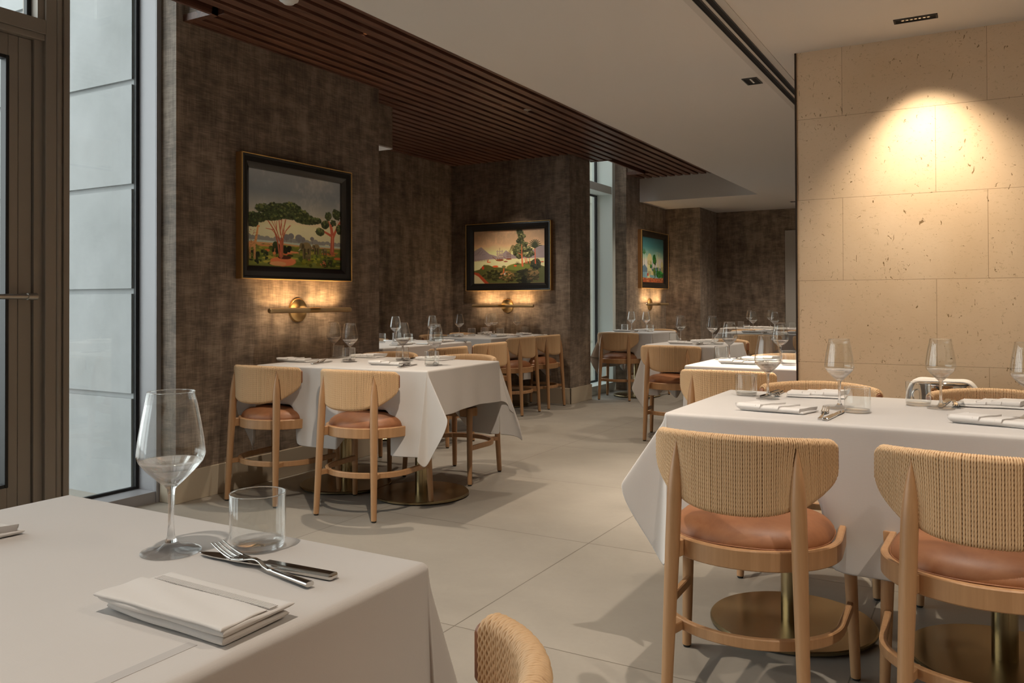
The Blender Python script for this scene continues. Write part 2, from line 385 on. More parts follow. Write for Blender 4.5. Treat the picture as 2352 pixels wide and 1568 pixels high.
b = MB(); b.tube([(-3.93, 1.40, 1.128), (-3.93, 2.262, 1.128)], .0125, 16); b.tube([(-4.0, 2.262, 1.128), (-3.93, 2.262, 1.128)], .015, 16); b.tube([(-3.93, 2.24, 1.128), (-3.93, 2.285, 1.128)], .0165, 16)
b.tube([(-4.0, 1.42, 1.128), (-3.93, 1.42, 1.128)], .015, 16); b.build('door_handle', mat('satin_steel', (.45, .42, .38), .3, 1.), d)
b = MB(); rect_frame(b, 1.25, 2.312, 2.475, 3.75, .02, -4.06, -4.03); b.build('gasket', M['gasket'], d)
MB().box(-4.05, -4.044, 1.27, 2.292, 2.495, 3.73).build('window_pane', M['pane'], d)
b = MB()
for y in (2.02, 2.205, 2.265): b.lathe([(0, .0), (.006, .001), (.006, .003)], 10)
# further windows beside and behind the camera
for k, (y0, y1) in enumerate([(-.25, 1.25), (-1.75, -.25), (-3.2, -1.75)]):
    b = MB(); rect_frame(b, y0, y1, 0, 3.75, .07, -4.12, -3.96); b.box(-4.1, -3.97, y0+.07, y1-.07, 2.4, 2.47)
    o = struct('window_%d' % (k+3), b, M['alu']); MB().box(-4.05, -4.044, y0+.07, y1-.07, .07, 3.68).build('window_pane', M['pane'], o)
# unseen alcove window, added behind the picture wall to supply daylight on the table
b = MB(); rect_frame(b, 4.73, 5.86, 0, 2.95, .06, -5.50, -5.34)
o = struct('window_6', b, M['alu2']); MB().box(-5.43, -5.424, 4.79, 5.80, .06, 2.89).build('window_pane', M['pane'], o)
# window_2: at the passage
b = MB(); b.box(-4.24, -3.965, 9.40, 9.49, 0, 3.75, bev=.003); b.box(-4.24, -3.965, 8.44, 9.40, 0, .10); b.box(-4.22, -3.975, 8.44, 9.40, 2.405, 2.50, bev=.003); b.box(-4.24, -3.965, 8.44, 9.4, 3.72, 3.75); b.box(-4.24, -3.965, 8.44, 8.47, 0, 3.75)
w2 = struct('window_2', b, mat('daylit_green_aluminium', (.70, .77, .75), .45, .1))  # frame colour raised to imitate stronger daylight on it
g = MB(); rect_frame(g, 8.46, 9.402, .10, 2.405, .02, -4.20, -4.17); rect_frame(g, 8.46, 9.402, 2.5, 3.72, .02, -4.20, -4.17); g.build('gasket', M['gasket'], w2)
MB().box(-4.19, -4.184, 8.47, 9.39, .11, 3.71).build('window_pane', M['pane'], w2)
# pale closed door far away on the end wall
b = MB(); b.box(-2.38, -1.45, 11.70, 11.73, 0, 2.06, bev=.004); struct('door_2', b, M['bone'])

# ------------------------------------------------------------------ ceiling fittings and lights
def lamp(parent, kind, energy, col, loc, target=None, spot=math.radians(70), blend=.6, rad=.03, size=None):
    l = bpy.data.lights.new('lamp_light', kind); l.energy = energy*(LK if kind == 'SPOT' else 1.6); l.color = col
    if kind == 'SPOT': l.spot_size = spot; l.spot_blend = blend; l.shadow_soft_size = rad
    if kind == 'AREA': l.shape = 'RECTANGLE'; l.size, l.size_y = size
    o = bpy.data.objects.new('lamp_light', l); link(o, parent)
    o.location = loc
    if target is not None: o.rotation_euler = (Vector(target)).to_track_quat('-Z', 'Y').to_euler()
    return o
def can(name, x, y, z, sx, sy, n, label, energy, aim=(0, 0, -1), spot=80, col=WARM2, blend=.7, group=None, lens_mat=None):
    r = empty(name, (x, y, z)); tag(r, label, 'ceiling light', group)
    b = MB(); t = .008
    b.box(-sx/2, sx/2, -sy/2, -sy/2+t, -.004, .0); b.box(-sx/2, sx/2, sy/2-t, sy/2, -.004, .0); b.box(-sx/2, -sx/2+t, -sy/2+t, sy/2-t, -.004, .0); b.box(sx/2-t, sx/2, -sy/2+t, sy/2-t, -.004, .0)
    b.build('trim_ring', M['black'], r)
    MB().box(-sx/2+t, sx/2-t, -sy/2+t, sy/2-t, -.0012, -.0004).build('baffle', M['slat_back'], r)
    b = MB(); L = max(sx, sy)*.68
    for k in range(n):
        q = (k-(n-1)/2)*L/n
        b.lathe([(0, -.004), (.0055, -.0035), (.008, -.0015)], 12, (q, 0, 0) if sx >= sy else (0, q, 0))
    b.build('lens', lens_mat or M['chrome'], r)
    if energy: lamp(r, 'SPOT', energy, col, (0, 0, -.012), aim, math.radians(spot), blend, .02)
    return r
can('linear_downlight', -.26, 4.095, ZC, .178, .062, 7, 'black linear ceiling spotlight washing the limestone wall', 21, (.05, .055, -.80), 90, (1., .84, .63), 1.)
can('square_downlight', -1.15, 4.785, ZC, .085, .15, 4, 'small black ceiling downlight left of the limestone wall', 52, (.03, .0, -1), 72, (1., .86, .70), .8)
can('linear_downlight', -2.09, 10.93, ZC, .12, .06, 3, 'tiny dark ceiling spotlight by the far brown wall', 5, (0, -.1, -1), 80)
can('linear_downlight', -1.7, 2.2, ZC, .178, .062, 7, 'added unseen ceiling spotlight above the aisle', 26, (-.1, .35, -1), 100, (1., .85, .68), .9)  # added out of view to warm the aisle floor
can('linear_downlight', -.3, 2.35, ZC, .178, .062, 7, 'added unseen ceiling spotlight above the right-hand table', 16, (0, .1, -1), 100, (1., .88, .75), .9)  # unseen lamp, added to light the right-hand table and chairs
can('linear_downlight', -.9, .35, ZC, .178, .062, 7, 'added unseen ceiling spotlight above the nearest table', 9, (0.05, .1, -1), 110, (1., .88, .75), .9)  # added overhead, out of view, for light on the nearest cloth
can('linear_downlight', -1.08, 6.6, ZC, .178, .062, 7, 'added hidden ceiling spotlight between the middle table and the limestone wall', 16, (-.42, .05, -1), 100, (1., .86, .70), .9)  # added light, kept where the limestone wall hides it
can('linear_downlight', -1.70, 10.2, ZC, .12, .06, 3, 'added hidden ceiling spotlight above the farthest tables', 15, (-.3, .1, -1), 120, (1., .86, .70), .9)  # added to brighten the far end, hidden by the limestone wall
can('linear_downlight', 1.2, 7.5, ZC, .178, .062, 7, 'added unseen ceiling spotlight behind the limestone wall', 16, (-.2, .1, -1), 120, (1., .86, .70), .9)  # unseen fill light, added because the far room was too dark
for _x, _y, _w in ((.9, 1.2, 'just right of'), (1.6, -1.4, 'behind and right of'), (-.9, -1.8, 'behind and left of'), (2.6, 2.6, 'ahead and far right of'), (2.4, .2, 'far right of')): can('linear_downlight', _x, _y, ZC, .178, .062, 7, 'added ceiling spotlight '+_w+' the viewer, out of the photo', 20, (0, 0, -1), 120, (1., .86, .70), .9, 'added ceiling spotlights beside and behind the viewer')  # unseen lamps added for bounce light on ceiling and slats
# small lamps tucked in the gaps of the timber slats
def gap_lamp(x, y, en, label, aim=(0, 0, -1), spot=80):
    r = empty('slat_downlight', (x, y, ZS+.012)); tag(r, label, 'ceiling light', 'downlights hidden between the timber slats')
    MB().lathe([(0, .03), (.013, .03), (.0165, .0), (.0185, .0), (.0185, .04)], 16).build('can', mat('copper_can', (.5, .22, .1), .3, 1.) if 'copper_can' not in bpy.data.materials else bpy.data.materials['copper_can'], r)
    MB().lathe([(0, .018), (.012, .018)], 16).build('lens', M['lens'], r)
    lamp(r, 'SPOT', en, WARM2, (0, 0, -.005), aim, math.radians(spot), 1., .018)
gap_lamp(-3.131, 3.75, 22, 'slat downlight above the first table by the picture wall', (0.08, .03, -1), 72)
gap_lamp(-3.331, 5.69, 13, 'slat downlight above the chairs of the alcove table')
gap_lamp(-2.631, 5.69, 17, 'lit downlight in the slats over the aisle, nearest of the row', (.0, -.1, -1))
gap_lamp(-2.631, 7.54, 19, 'lit downlight in the slats over the aisle, before the passage window')
gap_lamp(-2.631, 9.45, 15, 'lit downlight near the far end of the slats', (-.42, .2, -1), 90)
gap_lamp(-4.431, 7.30, 13, 'lit downlight in the slats in front of the ship painting', (0, .12, -1))
gap_lamp(-4.431, 5.62, 13, 'lit downlight in the slats beside the boxed beam')
# linear air diffuser
r = empty('air_diffuser', (-1.013, 0, ZC)); tag(r, 'long double-slot black air diffuser in the white ceiling', 'air diffuser')
b = MB()
for s in (-1, 1): b.box(s*.024-.011, s*.024+.011, -3.0, 10.6, -.004, .0)
b.build('slot', M['slat_back'], r)
b = MB()
for s in (-.0375, -.0108, .0108, .0375): b.box(s-.0018, s+.0018, -3.0, 10.6, -.006, 0)
b.build('slot_rail', M['black'], r)
b = MB(); b.box(-.075, -.0395, -3.0, 10.6, -.0025, 0); b.box(.0395, .075, -3.0, 10.6, -.0025, 0); b.build('plaster_flange', mat('flange_paint', (.55, .525, .495), .8), r)
r = empty('smoke_detector', (-3.075, 3.075, ZS)); tag(r, 'white round smoke detector under the timber slats', 'smoke detector')
MB().lathe([(0, -.034), (.026, -.034), (.034, -.026), (.048, -.018), (.052, -.004), (.052, 0)], 32).build('body', M['white'], r)
r = empty('sprinkler', (-3.216, 5.871, ZS+.001)); tag(r, 'small sprinkler head under the timber slats', 'sprinkler')
MB().lathe([(0, -.03), (.012, -.03), (.013, -.027), (.003, -.026), (.003, -.012), (.032, -.004), (.034, 0)], 20).build('head', mat('sprinkler_metal', (.30, .24, .19), .5, .6), r)

# ------------------------------------------------------------------ wall sconces
def sconce(loc, rz, label, shift=0., left=.385, right=.385, en=.26):
    """local: wall is the plane y=0, lamp sticks out towards -y, bar along x"""
    r = empty('wall_sconce', loc, rz); tag(r, label, 'wall lamp', 'brass picture lamps below the paintings')
    T = Matrix.Rotation(PI/2, 4, 'X')
    b = MB(); b.lathe([(0, .016), (.070, .016), (.076, .012), (.078, 0)], 48); p = b.build('wall_plate', M['brass3'], r); p.rotation_euler = (PI/2, 0, 0)
    b = MB(); b.tube([(0, -.012, .0), (0, -.085, 0)], .011, 16); b.build('arm', M['brass2'], r)
    b = MB(); b.tube([(shift-left, -.1, 0), (shift-.045, -.1, 0)], .0165, 20); b.tube([(shift+.045, -.1, 0), (shift+right, -.1, 0)], .0165, 20); b.tube([(shift-left-.006, -.1, 0), (shift-left, -.1, 0)], [.013, .0165], 20); b.tube([(shift+right, -.1, 0), (shift+right+.006, -.1, 0)], [.0165, .013], 20)
    b.build('lamp_tube', mat('bronze_tube', (.50, .36, .19), .42, .55) if 'bronze_tube' not in bpy.data.materials else bpy.data.materials['bronze_tube'], r)
    b = MB(); b.tube([(shift-.045, -.1, 0), (shift+.045, -.1, 0)], .0172, 20); b.build('sleeve', M['brass2'], r)
    b = MB()
    for s0, s1 in ((shift-left+.03, shift-.05), (shift+.05, shift+right-.03)): b.box(s0, s1, -.092, -.076, .0128, .0142)
    b.build('led_strip', M['led'], r)
    for s0, s1 in ((shift-left+.03, shift-.05), (shift+.05, shift+right-.03)):
        o = lamp(r, 'AREA', en, (1., .60, .25), ((s0+s1)/2, -.080, .020), None, size=(s1-s0, .012)); o.rotation_euler = (PI*.81, 0, 0); o.data.spread = math.radians(115)
    return r
sconce((XA, 3.906, 1.046), PI/2, 'brass wall lamp under the savanna painting', shift=.045, left=.375, right=.345)
sconce((-4.60, 7.92, 1.046), 0, 'brass wall lamp under the ship painting', shift=-.01)
sconce((-3.82, 10.289, 1.052), PI/2, 'brass wall lamp under the small blue painting', shift=.04)

# ------------------------------------------------------------------ paintings
class Paint:
    """a small oil painting made as coloured points of a fine canvas mesh"""
    def __init__(s, W, H, asp, seed): s.W, s.H = W, H; s.a = np.zeros((H, W, 3)); y, x = np.mgrid[0:H, 0:W]; s.x = x/(W-1)*asp; s.y = 1-y/(H-1); s.asp = asp; s.r = np.random.RandomState(seed); s.nz = s._noise()
    def _noise(s):
        out = np.zeros((s.H, s.W))
        for k, am in ((4, .5), (8, .3), (18, .25), (45, .2)):
            g = s.r.rand(k+2, int(k*s.asp)+3); yi = np.linspace(0, k, s.H); xi = np.linspace(0, int(k*s.asp)+1, s.W)
            y0 = yi.astype(int); x0 = xi.astype(int); fy = (yi-y0)[:, None]; fx = (xi-x0)[None]; x1 = np.minimum(x0+1, g.shape[1]-1)
            out += am*((g[y0][:, x0]*(1-fy)+g[y0+1][:, x0]*fy)*(1-fx)+(g[y0][:, x1]*(1-fy)+g[y0+1][:, x1]*fy)*fx)
        return out/1.25-.5
    def put(s, m, c, al=1.): m = np.clip(m, 0, 1)*al; s.a[:] = s.a*(1-m[..., None])+np.array(c)*m[..., None]
    def grad(s, stops):
        ys = [p for p, _ in stops]; cs = np.array([c_ for _, c_ in stops])
        for k in range(3): s.a[..., k] = np.interp(s.y, ys, cs[:, k])
    def ell(s, x, y, rx, ry, c, rag=.0, al=1., rot=0):
        dx = s.x-x; dy = s.y-y; ca, sa = math.cos(rot), math.sin(rot)
        d = np.sqrt(((dx*ca+dy*sa)/rx)**2+((-dx*sa+dy*ca)/ry)**2)+rag*s.nz
        s.put((1-d)/.12, c, al)
    def line(s, pts, w, c, w2=None):
        w2 = w if w2 is None else w2; n = len(pts)-1
        for i in range(n):
            (x0, y0), (x1, y1) = pts[i], pts[i+1]; vx, vy = x1-x0, y1-y0; L = vx*vx+vy*vy+1e-9
            t = np.clip(((s.x-x0)*vx+(s.y-y0)*vy)/L, 0, 1); d = np.hypot(s.x-x0-t*vx, s.y-y0-t*vy)
            ww = w+(w2-w)*(i+t)/n; s.put((ww-d)/.004+.5, c)
    def below(s, pts, c, rag=.0, al=1.):
        top = np.interp(s.x[0], [p[0] for p in pts], [p[1] for p in pts])[None]; s.put((top+rag*s.nz-s.y)/.006+.5, c, al)
    def blobs(s, x, y, rx, ry, n, cs, br=.02, up=0):
        for _ in range(n):
            a = s.r.rand()*2*PI; q = math.sqrt(s.r.rand()); xx = x+rx*q*math.cos(a); yy = y+ry*q*math.sin(a)
            c_ = np.array(cs[s.r.randint(len(cs))])*(.80+.25*s.r.rand()+.30*(yy-y)/max(ry, 1e-3)*.8); s.ell(xx, yy, br*(.6+.8*s.r.rand()), br*(.4+.5*s.r.rand()), c_, 1.6)
    def mesh(s, name, w, h, m, parent, y):
        W, H = s.W, s.H; xs = np.linspace(-w/2, w/2, W); zs = np.linspace(h/2, -h/2, H)
        P = np.stack(np.broadcast_arrays(xs[None, :], y, zs[:, None]), -1).reshape(-1, 3)
        idx = np.arange(W*H).reshape(H, W); f = np.stack([idx[:-1, :-1], idx[1:, :-1], idx[1:, 1:], idx[:-1, 1:]], -1).reshape(-1, 4)
        me = bpy.data.meshes.new(name); me.from_pydata(P.tolist(), [], f.tolist()); me.materials.append(m)
        ca = me.color_attributes.new('paint', 'FLOAT_COLOR', 'POINT'); a = np.clip(s.a+.05*s.nz[..., None], 0, 1)
        lin = np.minimum(.92, 2.7*np.where(a <= .04045, a/12.92, ((a+.055)/1.055)**2.4)); ca.data.foreach_set('color', np.concatenate([lin, np.ones((H, W, 1))], -1).reshape(-1).astype(np.float32))
        return link(bpy.data.objects.new(name, me), parent)
mp = mat('oil_paint', rough=.35); _t = NT(mp); _v = _t.n('ShaderNodeVertexColor', layer_name='paint'); _t.col(_v.outputs[0]); _t.bump(_t.noise(_t.coord(), 160, 3), .15, .001)

def acacia(p, x, y, h, w, trunk, lean=0.):
    R = trunk
    for dx, tx, ty in ((0, -.55, .70), (.02, -.1, .78), (.02, .25, .78), (0, .55, .62), (0, -.85, .5)):
        p.line([(x+dx, y), (x+dx*1.2+.02*tx, y+h*.35), (x+w*.30*tx, y+h*.6), (x+w*.62*tx, y+h*(ty+.12))], .0085, R, .003)
        p.line([(x+w*.30*tx, y+h*.6), (x+w*(.42*tx+.08), y+h*(ty+.12))], .006, R, .003); p.line([(x+w*.2*tx, y+h*.5), (x+w*(.3*tx-.07), y+h*(ty+.10))], .005, R, .003)
    p.line([(x, y-.01), (x+.006, y+h*.42)], .016, R, .010); p.line([(x-.008, y), (x-.004, y+h*.35)], .005, tuple(min(1, q*1.3) for q in R), .003)
def painting_savanna():
    A = 1.42; p = Paint(360, 252, A, 3)
    p.grad([(0, (.55, .45, .3)), (.27, (.78, .68, .52)), (.42, (.72, .65, .53)), (.6, (.48, .49, .48)), (.8, (.37, .40, .43)), (1, (.43, .45, .47))])
    p.put(np.clip(p.nz*2.2, 0, 1)*(p.y > .5), (.60, .58, .55), .6)
    for x in np.linspace(.0, 1.4, 22): p.ell(x, .275+.02*p.r.rand(), .05, .018+.02*p.r.rand(), (.42, .43, .42), .6)
    for x, y, q in ((.55, .32, .05), (.62, .335, .045), (.74, .32, .06), (.8, .31, .04), (.95, .325, .035)): p.ell(x, y, q, q*.7, (.36, .37, .38), .7); p.line([(x, .26), (x, y)], .004, (.36, .34, .33))
    p.below([(0, .27), (1.42, .26)], (.56, .60, .56)); p.below([(0, .245), (.5, .25), (.9, .235), (1.42, .24)], (.62, .48, .32))
    p.below([(0, .23), (.35, .20), (.5, .235), (.8, .22), (1.42, .225)], (.34, .36, .16), .02)
    for _ in range(90):
        x, y = p.r.rand()*A, .03+p.r.rand()*.19; p.ell(x, y, .04+.05*p.r.rand(), .008+.01*p.r.rand(), [(.27, .31, .11), (.42, .42, .15), (.18, .22, .10), (.50, .47, .2), (.63, .33, .2)][p.r.randint(5)], .8)
    p.ell(.22, .215, .10, .012, (.78, .42, .27), .5); p.ell(.62, .16, .12, .012, (.75, .40, .27), .5)
    p.ell(.50, .055, .20, .05, (.76, .36, .23), .5); p.ell(.42, .03, .13, .025, (.83, .45, .30), .4); p.ell(.52, .10, .1, .02, (.22, .12, .08), .5)
    p.blobs(.12, .10, .16, .07, 40, [(.10, .12, .07), (.16, .19, .09)], .03); p.blobs(.40, .20, .05, .05, 25, [(.10, .13, .08), (.15, .18, .1)], .03); p.blobs(.52, .19, .08, .03, 25, [(.11, .13, .08)], .03)
    p.blobs(1.05, .08, .3, .06, 60, [(.42, .42, .13), (.30, .33, .11), (.20, .24, .10)], .03); p.blobs(1.2, .06, .12, .05, 30, [(.13, .16, .08), (.25, .29, .1)], .03); p.blobs(1.13, .04, .05, .05, 14, [(.68, .33, .22)], .012)
    T = (.50, .27, .19)
    acacia(p, .47, .11, .46, .42, T); p.line([(.45, .11), (.42, .26), (.37, .38), (.26, .50)], .013, T, .005)
    G = [(.16, .20, .13), (.24, .28, .17), (.31, .33, .2), (.13, .16, .11)]
    for x, y, rx, ry in ((.25, .60, .16, .05), (.40, .62, .14, .05), (.62, .64, .15, .06), (.55, .56, .28, .05), (.85, .53, .20, .05), (1.0, .53, .1, .03), (.12, .50, .14, .05), (.06, .44, .08, .04), (.30, .52, .2, .04), (.78, .59, .12, .04)):
        p.ell(x, y, rx, ry, G[0], 1.2); p.blobs(x, y+.005, rx*.95, ry*.95, 70, G, .016)
    B = (.55, .29, .22)
    p.line([(1.28, .19), (1.29, .38), (1.26, .50)], .035, B, .02); p.line([(1.29, .35), (1.38, .5), (1.42, .55)], .02, B, .01); p.line([(1.27, .38), (1.15, .42), (1.08, .38)], .016, B, .006); p.line([(1.28, .42), (1.22, .55)], .014, B, .007); p.line([(1.285, .2), (1.29, .38)], .006, (.72, .42, .32))
    for x, y, rx, ry in ((1.08, .41, .07, .045), (1.17, .50, .07, .05), (1.22, .60, .06, .05), (1.36, .63, .08, .07), (1.40, .46, .05, .06), (1.30, .53, .05, .04)): p.ell(x, y, rx, ry, G[0], 1.2); p.blobs(x, y, rx*.9, ry*.9, 36, G, .015)
    E_ = (.36, .32, .22); E2 = (.45, .40, .28); E3 = (.22, .19, .13)
    def ele(x, y, s, col=E_):
        p.ell(x, y, s, s*.72, col, .15); p.ell(x+.02*s, y+s*.25, s*.8, s*.45, E2, .3, .6); p.ell(x-s*.95, y+s*.1, s*.42, s*.48, col, .1); p.ell(x-s*.68, y+s*.05, s*.26, s*.42, E3, .2, .8)
        p.line([(x-s*1.25, y), (x-s*1.42, y-s*.7), (x-s*1.35, y-s*1.25)], s*.13, col, s*.06); p.line([(x-s*1.18, y-s*.25), (x-s*1.5, y-s*.5)], s*.05, (.8, .76, .66), s*.03)
        for lx in (-.62, -.38, .35, .66): p.line([(x+lx*s, y-s*.3), (x+lx*s, y-s*1.45)], s*.17, E3 if lx in (-.38, .35) else col, s*.14)
    ele(.86, .225, .083); ele(1.02, .235, .052); ele(1.16, .205, .04); p.ell(.88, .125, .04, .03, E_, .1)
    for lx in (-.025, 0, .025): p.line([(.88+lx, .12), (.88+lx, .085)], .006, E3)
    Gi = (.63, .46, .30)
    p.line([(.03, .20), (.10, .24), (.125, .34), (.135, .40)], .022, Gi, .010); p.ell(.145, .41, .022, .012, Gi); p.ell(.05, .22, .06, .035, Gi, .2)
    for lx in (.01, .03, .085, .10): p.line([(lx, .20), (lx, .07)], .008, Gi, .005)
    for _ in range(50): p.ell(.02+.10*p.r.rand(), .08+.30*p.r.rand(), .006, .005, (.38, .22, .14), .3, .6)
    p.ell(.37, .14, .025, .016, (.62, .38, .24)); p.line([(.36, .14), (.36, .10)], .004, (.62, .38, .24)); p.line([(.38, .14), (.38, .10)], .004, (.62, .38, .24)); p.line([(.375, .15), (.38, .19)], .006, (.62, .38, .24)); p.line([(.38, .19), (.37, .215)], .002, (.25, .17, .1)); p.line([(.38, .19), (.395, .215)], .002, (.25, .17, .1))
    return p
def painting_ships():
    A = 1.55; p = Paint(300, 194, A, 7)
    p.grad([(0, (.3, .28, .2)), (.4, (.80, .66, .50)), (.55, (.78, .65, .47)), (.75, (.58, .48, .38)), (1, (.50, .42, .34))]); p.put(np.clip(p.nz*2, 0, 1)*(p.y > .5), (.72, .58, .44), .6)
    p.below([(0, .63), (.16, .70), (.24, .64), (.35, .56), (.5, .52), (.62, .55), (.72, .62), (.85, .54), (1.0, .52), (1.2, .55), (1.45, .70), (1.55, .69)], (.44, .40, .41), .01)
    for x in (.05, .1, .15, .2, .26): p.line([(x, .66-abs(x-.16)), (x-.08, .55)], .004, (.36, .33, .34))
    p.below([(0, .43), (.3, .46), (1.55, .46)], (.80, .65, .49)); p.put(np.clip(p.nz*3, 0, 1)*(p.y < .45), (.70, .54, .42), .6)
    for x in np.linspace(.02, .3, 9): p.line([(x, .43), (x+.012, .46)], .006, (.35, .3, .28))
    def ship(x, y, s, sail):
        p.ell(x, y, s*.55, s*.13, (.40, .22, .14)); p.line([(x-s*.5, y+s*.05), (x-s*.95, y+s*.4)], s*.03, (.35, .2, .14))
        for k, dx in enumerate((-.3, 0, .3)):
            p.line([(x+dx*s, y), (x+dx*s, y+s*(1.1+.25*(k == 1)))], s*.025, (.30, .2, .15))
            if sail:
                for j in range(3): p.ell(x+dx*s, y+s*(.4+.28*j), s*.16, s*.12, (.52, .47, .42), .1)
            else:
                for j in range(2): p.line([(x+dx*s-s*.14, y+s*(.45+.35*j)), (x+dx*s+s*.14, y+s*(.45+.35*j))], s*.02, (.32, .22, .16))
    ship(.58, .44, .17, True); ship(.78, .455, .12, False); p.ell(.71, .41, .05, .012, (.40, .22, .16)); p.line([(.30, .41), (.33, .46)], .01, (.75, .25, .12), .003); p.ell(.34, .405, .04, .01, (.68, .25, .13)); p.ell(1.5, .385, .04, .01, (.55, .22, .14))
    p.below([(0, .24), (.12, .27), (.22, .36), (.33, .35), (.45, .31), (.62, .30), (.75, .28), (1.0, .34), (1.2, .40), (1.4, .42), (1.48, .32), (1.55, .30)], (.26, .27, .14), .02)
    p.ell(1.0, .30, .28, .07, (.33, .36, .17), .3); p.ell(.48, .32, .07, .02, (.60, .27, .15), .4); p.ell(.92, .325, .035, .018, (.62, .25, .13), .3); p.ell(.2, .30, .03, .035, (.55, .20, .12), .4)
    p.below([(0, .22), (.1, .20), (.22, .10), (.34, .0)], (.52, .22, .13)); p.below([(0, .18), (.1, .13), (.24, .0)], (.70, .58, .45))
    p.blobs(.45, .15, .25, .10, 90, [(.20, .20, .11), (.30, .28, .15), (.14, .14, .08)], .03); p.blobs(.75, .12, .18, .10, 70, [(.33, .26, .15), (.50, .37, .24), (.20, .18, .1)], .022)
    p.blobs(1.1, .12, .2, .14, 80, [(.12, .12, .08), (.20, .20, .12)], .035); p.blobs(1.3, .14, .12, .12, 60, [(.38, .31, .20), (.22, .2, .12)], .03); p.ell(1.36, .36, .11, .1, (.13, .14, .09), .6); p.blobs(1.36, .34, .09, .09, 40, [(.2, .21, .13), (.12, .13, .09)], .03)
    p.line([(.67, .28), (.665, .19)], .012, (.62, .30, .18)); p.ell(.67, .31, .045, .025, (.33, .33, .2), .5); p.ell(.685, .175, .02, .012, (.85, .8, .72)); p.line([(.695, .17), (.70, .215)], .004, (.85, .8, .72))
    T = (.60, .30, .20)
    for x, w_ in ((1.07, .018), (1.14, .010), (1.17, .009), (1.23, .008)): p.line([(x+.01, .32 if w_ > .015 else .37), (x-.01, .56 if w_ > .015 else .48)], w_, T, w_*.6)
    G = [(.20, .22, .15), (.30, .32, .21), (.38, .38, .26), (.14, .16, .11)]
    for x, y, rx, ry in ((1.02, .95, .07, .05), (1.06, .87, .08, .05), (1.03, .79, .08, .05), (1.10, .72, .09, .05), (1.0, .68, .09, .05), (.95, .58, .08, .07), (1.08, .60, .10, .06), (1.2, .62, .1, .05), (1.27, .54, .08, .05), (1.12, .52, .09, .04), (1.02, .50, .07, .05), (1.2, .49, .08, .03)):
        p.ell(x, y, rx, ry, G[3], 1.0); p.blobs(x, y+.01, rx*.9, ry*.85, 30, G, .022)
    p.line([(1.07, .34), (1.06, .72)], .014, T, .006); p.line([(1.06, .52), (.98, .57)], .006, T, .004)
    for a in np.linspace(-.3, 1.0, 9): p.line([(.90, .60), (.90-.07*math.cos(a*2.2), .66+.06*math.sin(a*3)), (.87-.08*math.cos(a*2.2), .58+.12*a)], .005, (.24, .25, .16), .003)
    p.line([(1.355, .36), (1.345, .66)], .012, T, .008)
    for a in np.linspace(.25, 2.9, 11): p.line([(1.345, .65), (1.345+.10*math.cos(a), .66+.13*math.sin(a)), (1.345+.15*math.cos(a), .65+.17*math.sin(a)*.95)], .012, (.17, .19, .13), .005)
    for a in np.linspace(0, 3.1, 8): p.line([(.97, .35), (.97+.06*math.cos(a), .35+.06*math.sin(a))], .006, (.18, .2, .13), .002)
    return p
def painting_port():
    A = 1.36; p = Paint(150, 130, A, 11)
    p.grad([(0, (.5, .3, .2)), (.3, (.80, .74, .60)), (.45, (.72, .74, .62)), (.62, (.42, .56, .52)), (.8, (.22, .42, .44)), (1, (.17, .34, .38))])
    p.put(np.clip(p.nz*2, 0, 1)*(p.y > .3)*(p.y < .7), (.82, .74, .60), .5)
    p.below([(0, .33), (.15, .40), (.3, .32), (.5, .28), (.8, .33), (1.0, .36), (1.36, .3)], (.30, .38, .45)); p.below([(0, .22), (1.36, .24)], (.38, .50, .54))
    S = (.66, .62, .47); S2 = (.52, .50, .36)
    p.line([(.47, .15), (.47, .50)], .15, S); p.ell(.45, .44, .13, .06, S2, .1); p.line([(.44, .44), (.44, .60)], .035, S, .015)
    p.line([(.98, .15), (.98, .62)], .03, S, .02); p.line([(1.07, .15), (1.07, .42)], .04, S, .02); p.line([(1.27, .15), (1.27, .40)], .09, S2); p.ell(1.27, .42, .09, .07, S, .1); p.line([(.62, .3), (.62, .5)], .025, (.2, .3, .42), .004)
    for x in (.38, .45, .52): p.line([(x, .18), (x, .24)], .014, (.35, .33, .25))
    G = [(.10, .36, .14), (.16, .46, .20), (.08, .24, .12)]
    p.blobs(.80, .52, .08, .11, 40, G, .045); p.line([(.80, .1), (.80, .5)], .01, (.3, .2, .12)); p.blobs(.76, .22, .08, .10, 30, [(.22, .34, .14), (.3, .42, .2)], .04); p.blobs(1.08, .19, .15, .06, 50, G, .045); p.blobs(1.25, .18, .1, .07, 30, G, .045); p.blobs(.53, .36, .05, .04, 14, G, .035); p.blobs(.97, .24, .03, .1, 16, G, .03)
    p.line([(.13, .12), (.12, .62)], .008, (.22, .33, .2), .005)
    for a in np.linspace(.2, 3.0, 7): p.line([(.12, .62), (.12+.09*math.cos(a), .65+.09*math.sin(a)), (.12+.15*math.cos(a), .60+.10*math.sin(a))], .011, (.10, .32, .16), .003)
    p.ell(.35, .17, .05, .04, (.72, .22, .12), .4); p.ell(.65, .19, .07, .07, (.80, .58, .42), .2); p.line([(.5, .14), (.75, .13)], .03, (.35, .48, .5))
    p.below([(0, .10), (.3, .08), (.5, .10), (.8, .09), (1.36, .11)], (.55, .27, .16), .04)
    for _ in range(60): p.ell(p.r.rand()*A, .01+.09*p.r.rand(), .03, .01, [(.68, .38, .22), (.42, .2, .12), (.3, .22, .14), (.75, .5, .32)][p.r.randint(4)], .6)
    return p
